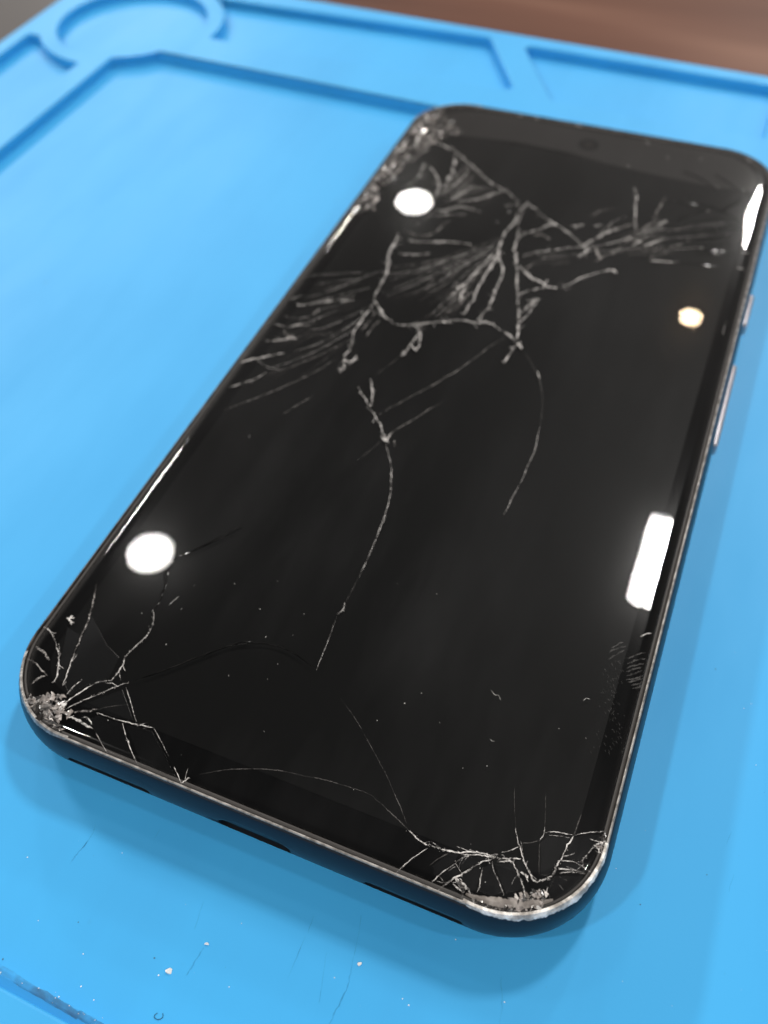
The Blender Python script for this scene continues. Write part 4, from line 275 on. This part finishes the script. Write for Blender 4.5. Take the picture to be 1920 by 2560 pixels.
def resample(pts, step):
    out = []
    for a, b in zip(pts, pts[1:]):
        L_ = math.dist(a, b); k = max(1, int(L_ / step))
        for i in range(k): out.append((a[0] + (b[0] - a[0]) * i / k, a[1] + (b[1] - a[1]) * i / k))
    out.append(tuple(pts[-1])); return out
def smooth_path(pts):
    if len(pts) < 3: return pts
    out = []
    P_ = [pts[0]] + list(pts) + [pts[-1]]
    for i in range(1, len(P_) - 2):
        p0, p1, p2, p3 = P_[i - 1:i + 3]
        for k in range(5):
            t = k / 5
            out.append(tuple(0.5 * (2 * p1[c] + (p2[c] - p0[c]) * t + (2 * p0[c] - 5 * p1[c] + 4 * p2[c] - p3[c]) * t * t + (3 * p1[c] - p0[c] - 3 * p2[c] + p3[c]) * t ** 3) for c in (0, 1)))
    out.append(tuple(pts[-1])); return out
def ribbon(pts, w, zf, h, jit=0.25, step=0.25, taper=True, wvar=0.6, smooth=True):
    """ridge of triangular section along pts; zf(x, y) is the ground under it"""
    pts = resample(smooth_path(pts) if smooth else pts, step); n_ = len(pts); V = []; F = []
    for i, (x, y) in enumerate(pts):
        a = pts[max(0, i - 1)]; b = pts[min(n_ - 1, i + 1)]
        dx, dy = b[0] - a[0], b[1] - a[1]; l = math.hypot(dx, dy) or 1; nx, ny = -dy / l, dx / l
        t = i / max(1, n_ - 1)
        tp = min(1, 0.25 + 4 * t, 0.25 + 4 * (1 - t)) if taper else 1
        j = random.gauss(0, jit) * w
        wl = w * 0.5 * tp * random.uniform(1 - wvar, 1 + wvar); wr = w * 0.5 * tp * random.uniform(1 - wvar, 1 + wvar)
        for o_, up in ((j + wl, 0.0), (j + random.uniform(-.3, .3) * w, h * random.uniform(0.5, 1.4)), (j - wr, 0.0)):
            px, py = x + nx * o_, y + ny * o_; V.append((px, py, zf(px, py) + 0.012 + up))
        if i: k = 3 * i; F += [(k - 3, k, k + 1, k - 2), (k - 2, k + 1, k + 2, k - 1)]
    return V, F
flat0 = lambda x, y: 0.0
for w_, p in MAT_SCRATCH:
    V, F = ribbon(p, w_, flat0, 0.008, 0.4, 0.5); mesh_obj('scratch', V, F, MAT['scratch'], matroot)
# grime in the crease at the near edge of the work area
V, F = ribbon([(-10, -22.0), (5, -22.2)] + [(x, y - 0.15) for x, y in CREASE] + [(45, -23.0)], 0.75, flat0, 0.02, 0.05, 0.8, True, 0.15)
tag(mesh_obj('crease_grime', V, F, MAT['dirt'], matroot), kind='stuff')
# ---------------------------------------------------------------- phone
PW, PL, PR = 70.0, 147.0, 10.5
def outline(off, nc=20, ns=24):
    """closed loop around the phone, off mm outside its rim; corners then sides, counter-clockwise from the lower left"""
    r = PR + off; pts = []
    cs = [(PR, PR, 180), (PW - PR, PR, 270), (PW - PR, PL - PR, 0), (PR, PL - PR, 90)]
    for i, (cx, cy, a0) in enumerate(cs):
        arcp = [(cx + r * math.cos(math.radians(a0 + 90 * k / nc)), cy + r * math.sin(math.radians(a0 + 90 * k / nc))) for k in range(nc + 1)]
        pts += arcp
        nx = cs[(i + 1) % 4]; s = (nx[0] + r * math.cos(math.radians(nx[2])), nx[1] + r * math.sin(math.radians(nx[2])))
        e = arcp[-1]
        for k in range(1, ns): pts.append((e[0] + (s[0] - e[0]) * k / ns, e[1] + (s[1] - e[1]) * k / ns))
    return pts
def sweep(name, profile, mat, parent, close_last=False, smooth=True, jitter=None):
    rings = []
    for off, z in profile: rings.append([(x, y, z) for x, y in outline(off)])
    V = [v for r in rings for v in r]; n_ = len(rings[0]); F = []
    for k in range(len(rings) - 1):
        for i in range(n_):
            j = (i + 1) % n_; F.append((k * n_ + i, (k + 1) * n_ + i, (k + 1) * n_ + j, k * n_ + j))
    if close_last: F.append(tuple(reversed([(len(rings) - 1) * n_ + i for i in range(n_)])))
    return mesh_obj(name, V, F, mat, parent, smooth)
phone = empty('smartphone', (PW / 2, PL / 2, 0))
tag(phone, 'black smartphone with a shattered screen lying on the blue mat', 'smartphone')
SIDE = [(0.03, 7.74), (0.22, 7.45), (0.48, 6.9), (0.72, 6.1), (0.86, 5.2), (0.90, 4.3), (0.84, 3.3), (0.62, 2.3), (0.22, 1.4), (-0.5, 0.7), (-1.6, 0.25), (-3.0, 0.05)]
frame = sweep('frame', [(-1.4, 7.0), (-0.72, 7.0), (-0.34, 7.0), (-0.02, 7.5)] + SIDE, MAT['frame'], phone, True)
# sockets cut into the lower side
def capsule(cx, cz, w, h, y0, y1, n_=8):
    r = h / 2; prof = []
    for sx, a0 in ((1, -90), (-1, 90)):
        for k in range(n_ + 1):
            a = math.radians(a0 + 180 * k / n_); prof.append((cx + sx * (w / 2 - r) + r * math.cos(a), cz + r * math.sin(a)))
    m_ = len(prof)
    V = [(x, y0, z) for x, z in prof] + [(x, y1, z) for x, z in prof]
    F = [tuple(range(m_)), tuple(range(2 * m_ - 1, m_ - 1, -1))] + [(i, m_ + i, m_ + (i + 1) % m_, (i + 1) % m_) for i in range(m_)]
    return V, F
slots = [('speaker_slot', 16.4, 4.0, 10.8, 1.3), ('charging_port', 34.9, 4.0, 8.8, 2.6), ('speaker_slot', 53.2, 4.0, 10.8, 1.3)]
for nm, cx, cz, w_, h_ in slots:
    V, F = capsule(cx, cz, w_, h_, -3, 0.9); cut = mesh_obj('cutter', V, F)
    bm = bmesh.new(); bm.from_mesh(cut.data); bmesh.ops.recalc_face_normals(bm, faces=bm.faces); bm.to_mesh(cut.data); bm.free()
    md = frame.modifiers.new('cut', 'BOOLEAN'); md.operation = 'DIFFERENCE'; md.solver = 'EXACT'; md.object = cut
    dg = bpy.context.evaluated_depsgraph_get(); dg.update()
    me = bpy.data.meshes.new_from_object(frame.evaluated_get(dg)); frame.modifiers.clear(); old = frame.data; frame.data = me; bpy.data.meshes.remove(old)
    bpy.data.objects.remove(cut)
    V, F = capsule(cx, cz, w_ - 0.1, h_ - 0.1, -0.35, 0.7); mesh_obj(nm, V, F, MAT['slot'], phone)
rim = sweep('rim', [(-0.22, 7.3), (-0.21, 7.92), (-0.16, 7.99), (-0.05, 7.97), (0.04, 7.90), (0.06, 7.80), (0.03, 7.72)], [MAT['rim'], MAT['darkrim']], phone)
for p in rim.data.polygons:      # worn bare along the lower and right sides, still anodised along the left and top
    if p.center.x < 9.5 * MM and p.center.y > 3.6 * MM or p.center.y > 136.5 * MM: p.material_index = 1
sweep('gasket', [(-0.23, 7.4), (-0.26, 7.70), (-0.36, 7.73), (-0.46, 7.82), (-0.66, 7.84), (-0.74, 7.72), (-0.74, 7.3)], MAT['gasket'], phone)
# glass: flat pane with rounded-over edge
GI, GD, GZ, GS = -0.78, 1.2, 8.15, 0.32
def edge_dist(x, y):
    dx = min(x, PW - x); dy = min(y, PL - y)
    if dx < PR and dy < PR: return PR - math.hypot(PR - dx, PR - dy)
    return min(dx, dy)
def glass_z(x, y):
    d = max(0.0, edge_dist(x, y) + GI)
    return GZ - (GS * (1 - d / GD) ** 2 if d < GD else 0.0)
prof = [(GI, 7.35)] + [(GI - d, GZ - (GS * (1 - d / GD) ** 2 if d < GD else 0)) for d in (0.0, 0.06, 0.13, 0.21, 0.30, 0.40, 0.52, 0.66, 0.82, 1.0, 1.2, 2.0)]
glass = sweep('front_glass', prof, MAT['glass'], phone, True)
bm = bmesh.new(); bm.from_mesh(glass.data)
for f in bm.faces:
    if len(f.verts) > 8 and f.normal.z < 0: f.normal_flip()
bmesh.ops.recalc_face_normals(bm, faces=[f for f in bm.faces]); bm.to_mesh(glass.data); bm.free()
if sum(p.normal.z for p in glass.data.polygons) < 0: glass.data.flip_normals()
def plane_loop(name, loop, z, mat, parent): return mesh_obj(name, [(x, y, z) for x, y in loop], [tuple(range(len(loop)))], mat, parent)
plane_loop('bezel', outline(-0.80), 7.62, MAT['black'], phone)
plane_loop('display', fillet([(3.25, 4.7), (66.75, 4.7), (66.75, 135.6), (3.25, 135.6)], 6.5, 14), 7.68, MAT['display'], phone)
def ring(cx, cy, r0, r1, z, n_=32):
    V = [(cx + r * math.cos(2 * math.pi * k / n_), cy + r * math.sin(2 * math.pi * k / n_), z) for r in (r0, r1) for k in range(n_)]
    return V, [(k, n_ + k, n_ + (k + 1) % n_, (k + 1) % n_) for k in range(n_)]
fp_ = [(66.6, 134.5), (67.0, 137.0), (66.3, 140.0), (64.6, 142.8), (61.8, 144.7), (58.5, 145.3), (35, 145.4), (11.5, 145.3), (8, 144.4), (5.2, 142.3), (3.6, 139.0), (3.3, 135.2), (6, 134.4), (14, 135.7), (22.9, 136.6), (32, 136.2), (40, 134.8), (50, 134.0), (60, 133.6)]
plane_loop('forehead_panel', fp_, 7.70, MAT['forehead'], phone)  # top bezel drawn lighter grey, with an uneven lower edge
cam_part = mesh_obj('front_camera', *ring(35.1, 140.2, 0.95, 1.95, 7.74), MAT['lensring'], phone)
lens = [(35.1 + 1.0 * math.cos(a * math.pi / 12), 140.2 + 1.0 * math.sin(a * math.pi / 12)) for a in range(24)]
plane_loop('lens', lens, 7.73, MAT['lens'], cam_part)
mesh_obj('earpiece', *ribbon([(24, 145.9), (46, 145.9)], 0.5, lambda x, y: glass_z(x, y) - 0.02, 0.03, 0, 1, True, 0.0), MAT['gasket'], phone)
# side keys
def key(name, y0, y1):
    bm = bmesh.new(); bmesh.ops.create_cube(bm, size=1)
    for v in bm.verts: v.co = Vector((70.55 + v.co.x * 1.7, (y0 + y1) / 2 + v.co.y * (y1 - y0), 4.7 + v.co.z * 2.3)) * MM
    bmesh.ops.bevel(bm, geom=bm.edges[:], offset=0.42 * MM, segments=4, affect='EDGES', profile=0.5)
    me = bpy.data.meshes.new(name); bm.to_mesh(me); bm.free(); return finish(name, me, MAT['button'], phone, True)
key('power_button', 99.4, 107.6); key('volume_button', 71.9, 89.7)
# bare metal where the corners hit the ground
def side_at(o_):
    for (a, za), (b, zb) in zip(SIDE, SIDE[1:]):
        if a <= o_ <= b: return za + (zb - za) * (o_ - a) / (b - a)
    return SIDE[0][1]
def worn(name, path_deg, cxy, amp, mat, extra=()):
    cx, cy = cxy; V = []; F = []; n_ = 110
    prev = 0
    for i in range(n_ + 1):
        a = math.radians(path_deg[0] + (path_deg[1] - path_deg[0]) * i / n_); t = i / n_
        env = max(0.02, math.sin(math.pi * t)) ** 0.6
        prev = prev * 0.6 + random.uniform(-0.17, 0.17)
        o_ = 0.06 + amp * env * max(0.15, 0.62 + prev)
        for off, z in ((-0.33, 8.03), (-0.05, 8.03 - 0.02 + random.uniform(0, .05)), (o_ * 0.5 + 0.04, side_at(o_ * 0.5) + 0.10), (o_, side_at(o_) + 0.035)):
            V.append((cx + (PR + off) * math.cos(a), cy + (PR + off) * math.sin(a), z))
        if i:
            k = 4 * i; F += [(k - 4 + j, k + j, k + j + 1, k - 3 + j) for j in range(3)]
    return mesh_obj(name, V, F, mat, phone)
worn('scraped_corner', (262, 362), (PW - PR, PR), 0.37, MAT['raw'])
worn('scraped_corner', (196, 276), (PR, PR), 0.26, MAT['rim'])
worn('scraped_corner', (84, 178), (PR, PL - PR), 0.22, MAT['rim'])
# tan layer laid bare under the missing glass of the lower right corner
V, F = [], []
for i in range(41):
    a = math.radians(262 + 52 * i / 40); e = math.sin(math.pi * i / 40)
    for off, z in ((-0.70, 7.90), (-0.80 - 0.30 * e, 8.12), (-0.85 - 0.75 * e * random.uniform(.8, 1.1), 8.19)):
        V.append((PW - PR + (PR + off) * math.cos(a), PR + (PR + off) * math.sin(a), z))
    if i: k = 3 * i; F += [(k - 3, k, k + 1, k - 2), (k - 2, k + 1, k + 2, k - 1)]
mesh_obj('exposed_layer', V, F, MAT['tan'], phone)
def blob(V, F, x, y, z, r, squash=0.7):
    k = len(V); ph = random.uniform(0, 6.28)
    V += [(x, y, z + r * squash)] + [(x + r * random.uniform(.6, 1.2) * math.cos(ph + i * 1.2566), y + r * random.uniform(.6, 1.2) * math.sin(ph + i * 1.2566), z + r * .25) for i in range(5)] + [(x, y, z)]
    for i in range(5): F += [(k, k + 1 + i, k + 1 + (i + 1) % 5), (k + 6, k + 1 + (i + 1) % 5, k + 1 + i)]
# cracks
def beads(V, F, idx, pts, w, every):
    p = resample(pts, 0.2)
    if pts[0][1] > 60:                       # pale lumps standing in for blurred glints along the far cracks
        for x, y in resample(smooth_path(pts), 0.25):
            if random.random() < 0.20: blob(V, F, x + random.gauss(0, w * .35), y + random.gauss(0, w * .35), glass_z(x, y), w * random.uniform(.30, .75), .35)
    for x, y in p:
        if random.random() < every:
            r = random.uniform(0.25, 0.6) * w * 0.55; cx = x + random.gauss(0, w * .5); cy = y + random.gauss(0, w * .5); z = glass_z(cx, cy) + 0.03
            k = len(V)
            V += [(cx + r, cy, z), (cx, cy + r * random.uniform(.6, 1.3), z), (cx - r, cy, z), (cx, cy - r, z), (cx + random.uniform(-.5, .5) * r, cy, z + r * 1.1)]
            a = len(F); F += [(k, k + 1, k + 4), (k + 1, k + 2, k + 4), (k + 2, k + 3, k + 4), (k + 3, k, k + 4)]; idx += range(a, a + 4)
def hairs(V, F, p, w):
    q = resample(smooth_path(p), 0.3)
    for a, b in zip(q, q[1:]):
        if random.random() < (0.09 if p[0][1] > 45 else 0.035):
            ang = math.atan2(b[1] - a[1], b[0] - a[0]) + random.choice((-1, 1)) * random.uniform(.2, .9) + random.choice((0, math.pi)); l = min(1.3, random.expovariate(1 / 0.6) + .25)
            m = (a[0] + math.cos(ang) * l * .5 + random.gauss(0, .06), a[1] + math.sin(ang) * l * .5 + random.gauss(0, .06))
            e = (a[0] + math.cos(ang) * l, a[1] + math.sin(ang) * l)
            if edge_dist(*e) < .8: continue
            v, f = ribbon([a, m, e], w * random.uniform(.25, .5), glass_z, w * .12, .2, .22); k = len(V); V += v; F += [tuple(i + k for i in t) for t in f]
for kd, w_, p in CRACKS:
    if kd in 'wf':                           # fractures run in short straight steps
        q = resample(smooth_path(p), 0.9); am = min(.10, .03 + .25 * w_) * (1.0 if p[0][1] > 45 else 0.28)
        p = [q[0]] + [(x + random.gauss(0, am), y + random.gauss(0, am)) for x, y in q[1:-1]] + [q[-1]]
    w_ = w_ * (0.60 if kd in 'wf' else 1.3 if kd == 'd' else 1.0)
    m_ = MAT[{'w': 'white', 'f': 'faint', 'v': 'trace', 'd': 'ridge'}[kd]]
    V, F = ribbon(p, w_, glass_z, w_ * (0.35 if kd != 'd' else 0.22), 0.22 if kd != 'd' else 0.05, 0.22 if kd != 'd' else 0.5, True, 0.6 if kd != 'd' else 0.2, kd in 'dv')
    idx = []
    if kd == 'w' and w_ > 0.07: hairs(V, F, p, w_); beads(V, F, idx, p, max(w_, .18), 0.45)
    o = mesh_obj('crack', V, F, [m_, MAT['glint']], glass)
    for i in idx: o.data.polygons[i].material_index = 1
# loose plates of glass inside the broken corners
for p in SHARDS:
    cx = sum(q[0] for q in p) / len(p); cy = sum(q[1] for q in p) / len(p)
    tx, ty = random.uniform(-.018, .018), random.uniform(-.018, .018); n_ = len(p)
    top = [((x - cx) * .922 + cx, (y - cy) * .922 + cy) for x, y in p]
    V = [(x, y, glass_z(x, y) + 0.005) for x, y in [((x - cx) * .93 + cx, (y - cy) * .93 + cy) for x, y in p]] + [(x, y, glass_z(x, y) + 0.022 + 0.4 * abs((x - cx) * tx + (y - cy) * ty)) for x, y in top]
    mesh_obj('glass_shard', V, [tuple(range(n_, 2 * n_))] + [(i, (i + 1) % n_, n_ + (i + 1) % n_, n_ + i) for i in range(n_)], MAT['glass'], glass)
# crushed glass and chips
def inside(p, poly):
    x, y = p; c = False
    for i in range(len(poly)):
        (x0, y0), (x1, y1) = poly[i - 1], poly[i]
        if (y0 > y) != (y1 > y) and x < (x1 - x0) * (y - y0) / (y1 - y0) + x0: c = not c
    return c
def crushed(poly, step=0.22, amp=0.20, keep=0.85):
    xs = [p[0] for p in poly]; ys = [p[1] for p in poly]; V = []; F = []; ix = {}
    nx = int((max(xs) - min(xs)) / step) + 1; ny = int((max(ys) - min(ys)) / step) + 1
    for i in range(nx + 1):
        for j in range(ny + 1):
            x = min(xs) + i * step + random.uniform(-.4, .4) * step; y = min(ys) + j * step + random.uniform(-.4, .4) * step
            if inside((x, y), poly) and edge_dist(x, y) > 0.3:
                ix[i, j] = len(V); V.append((x, y, glass_z(x, y) + 0.01 + amp * random.random() ** 2))
    for i in range(nx):
        for j in range(ny):
            q = [(i, j), (i + 1, j), (i + 1, j + 1), (i, j + 1)]
            if all(k in ix for k in q) and random.random() < keep: F += [(ix[q[0]], ix[q[1]], ix[q[2]]), (ix[q[0]], ix[q[2]], ix[q[3]])]
    o = mesh_obj('crushed_glass', V, F, MAT['crushed'], glass); o['kind'] = 'stuff'; return o
bases = []
for i in range(14):
    bm = bmesh.new()
    vs_ = [bm.verts.new((random.uniform(-.5, .5), random.uniform(-.26, .26), random.uniform(-.05, .05))) for _ in range(6)]
    r_ = bmesh.ops.convex_hull(bm, input=vs_); bmesh.ops.delete(bm, geom=[v for v in bm.verts if not v.link_faces], context='VERTS')
    me = bpy.data.meshes.new('glass_chip_or_glint'); bm.to_mesh(me); bm.free()
    me.materials.append(MAT[('chip_pale', 'chip_grey', 'chip_dark', 'chip_dark', 'chip_dark', 'chip_grey', 'glint')[i % 7]]); bases.append(me)
def chips(poly, n_, s0, s1, lift=0.0, along=None):
    xs = [p[0] for p in poly]; ys = [p[1] for p in poly]; c = 0
    for _ in range(20000):
        x, y = random.uniform(min(xs), max(xs)), random.uniform(min(ys), max(ys))
        if not inside((x, y), poly) or edge_dist(x, y) < 0.5: continue
        o = link(bpy.data.objects.new('glass_chip_or_glint', random.choice(bases))); set_parent(o, glass)
        s = random.uniform(s0, s1) * random.uniform(.6, 1.2)
        o.scale = (s * MM,) * 3; o.rotation_euler = (random.gauss(0, .2), random.gauss(0, .2), random.uniform(0, 6.28))
        if along: o.rotation_euler.z = along + random.gauss(0, .5); o.scale.y *= .45; o.scale.z *= .6
        o.location = (x * MM, y * MM, (glass_z(x, y) + 0.05 * s + lift * random.random()) * MM)
        c += 1
        if c >= n_: break
crushed(CHIP_BL, .3, .16); crushed(CHIP_BR, .3, .16); crushed(CHIP_TL, 0.35, 0.15, 0.28)['kind'] = 'stuff'; crushed(CHIP_BR3, .2, .15, .5); crushed(CHIP_BR2, .2, .15, .5)
chips(CHIP_BL, 70, 0.5, 1.7); chips(CHIP_BR, 75, 0.4, 1.4); chips(CHIP_TL, 125, 0.8, 2.8, along=1.45); chips(CHIP_BR2, 10, .3, .8); chips(CHIP_BR3, 14, .3, .8)
for x, y, s, a in ((19.6, 146.2, 2.6, -.05), (23.0, 146.25, 1.6, .05), (31.5, 146.3, 2.4, 0.0), (64.5, 143.8, 1.4, -.8), (8.9, 1.35, 2.2, 0.02)):  # the top-edge slivers stand in for glimmers reflected in the rim
    o = link(bpy.data.objects.new('glass_chip_or_glint', bases[6])); set_parent(o, glass)
    o.scale = (s * MM, .45 * MM, .5 * MM); o.rotation_euler = (0, 0, a); o.location = (x * MM, y * MM, (glass_z(x, y) + .02) * MM)
# finger grease, dust
V, F = [], []
for p in PRINT:
    v, f = ribbon(p, 0.16 if len(p) > 2 else 0.10, glass_z, 0.003, 0.2, 0.4); k = len(V); V += v; F += [tuple(i + k for i in q) for q in f]
tag(mesh_obj('fingerprint', V, F, MAT['print'], glass), kind='stuff')
V, F = [], []
for x, y in DUST_AND_GLINTS: blob(V, F, x, y, glass_z(x, y), random.uniform(.03, .07) if y < 60 else random.uniform(.10, .17))  # far specks enlarged and white to imitate out-of-focus glints
for _ in range(25):
    x, y = random.uniform(2, 68), random.uniform(2, 144); blob(V, F, x, y, glass_z(x, y), random.uniform(.012, .035))
tag(mesh_obj('dust', V, F, MAT['dust'], glass), kind='stuff')
# curled fibres lying on the screen
for pts in ([(53.6, 22.8), (54.2, 22.4), (54.6, 22.5), (55.0, 22.0)], [(63.6, 25.3), (63.9, 25.75), (64.3, 25.75)], [(55.3, 17.2), (55.6, 17.0), (55.9, 17.1)]):
    V, F = ribbon(pts, .036, glass_z, .03, .05, .1); mesh_obj('lint', V, F, MAT['dust'], glass)
# ---------------------------------------------------------------- crumbs and dust on the mat
labels = ['largest white crumb on the mat in front of the charging port', 'small white crumb on the mat closest to the phone below the charging port', 'small white crumb on the mat below the right speaker slot']
for (x, y), r, lb in zip(MAT_SPECK, (0.42, 0.26, 0.28), labels):
    bm = bmesh.new()
    for _ in range(14):
        a, b = random.uniform(0, 6.28), random.uniform(-.4, 1); bm.verts.new(Vector((r * math.cos(a) * random.uniform(.6, 1.1), r * .8 * math.sin(a) * random.uniform(.6, 1.1), max(0, b) * r * .8)) * MM)
    bmesh.ops.convex_hull(bm, input=bm.verts[:]); bmesh.ops.delete(bm, geom=[v for v in bm.verts if not v.link_faces], context='VERTS')
    me = bpy.data.meshes.new('crumb'); bm.to_mesh(me); bm.free()
    o = finish('crumb', me, MAT['crumb'], None); o.location = (x * MM, y * MM, 0.0)
    tag(o, lb, 'crumb', 'white crumbs on the mat')
V, F = [], []
for x, y in MAT_DUST: blob(V, F, x, y, 0, random.uniform(.05, .10), .5)
for _ in range(60):
    blob(V, F, random.uniform(-20, 120), random.uniform(-20, 60), 0, random.uniform(.010, .034), .5)
for _ in range(45): blob(V, F, random.uniform(5, 45), -21.9 + random.gauss(0, .5), 0, random.uniform(.02, .09), .5)
tag(mesh_obj('white_dust', V, F, MAT['crumb']), 'fine white dust scattered over the blue mat', 'dust', kind='stuff')
V, F = [], []
for x, y in MAT_DARK: blob(V, F, x, y, 0, random.uniform(.06, .13), .4)
for _ in range(45): blob(V, F, random.uniform(-20, 120), random.uniform(-20, 60), 0, random.uniform(.012, .04), .4)
tag(mesh_obj('dark_grit', V, F, MAT['darkgrit']), 'fine dark grit scattered over the blue mat', 'grit', kind='stuff')
V, F = ribbon(CURL, .07, flat0, .06, .02, .1, False, .1)
tag(mesh_obj('curled_fibre', V, F, MAT['darkgrit']), 'tiny curled dark fibre on the mat near the bottom left', 'fibre')
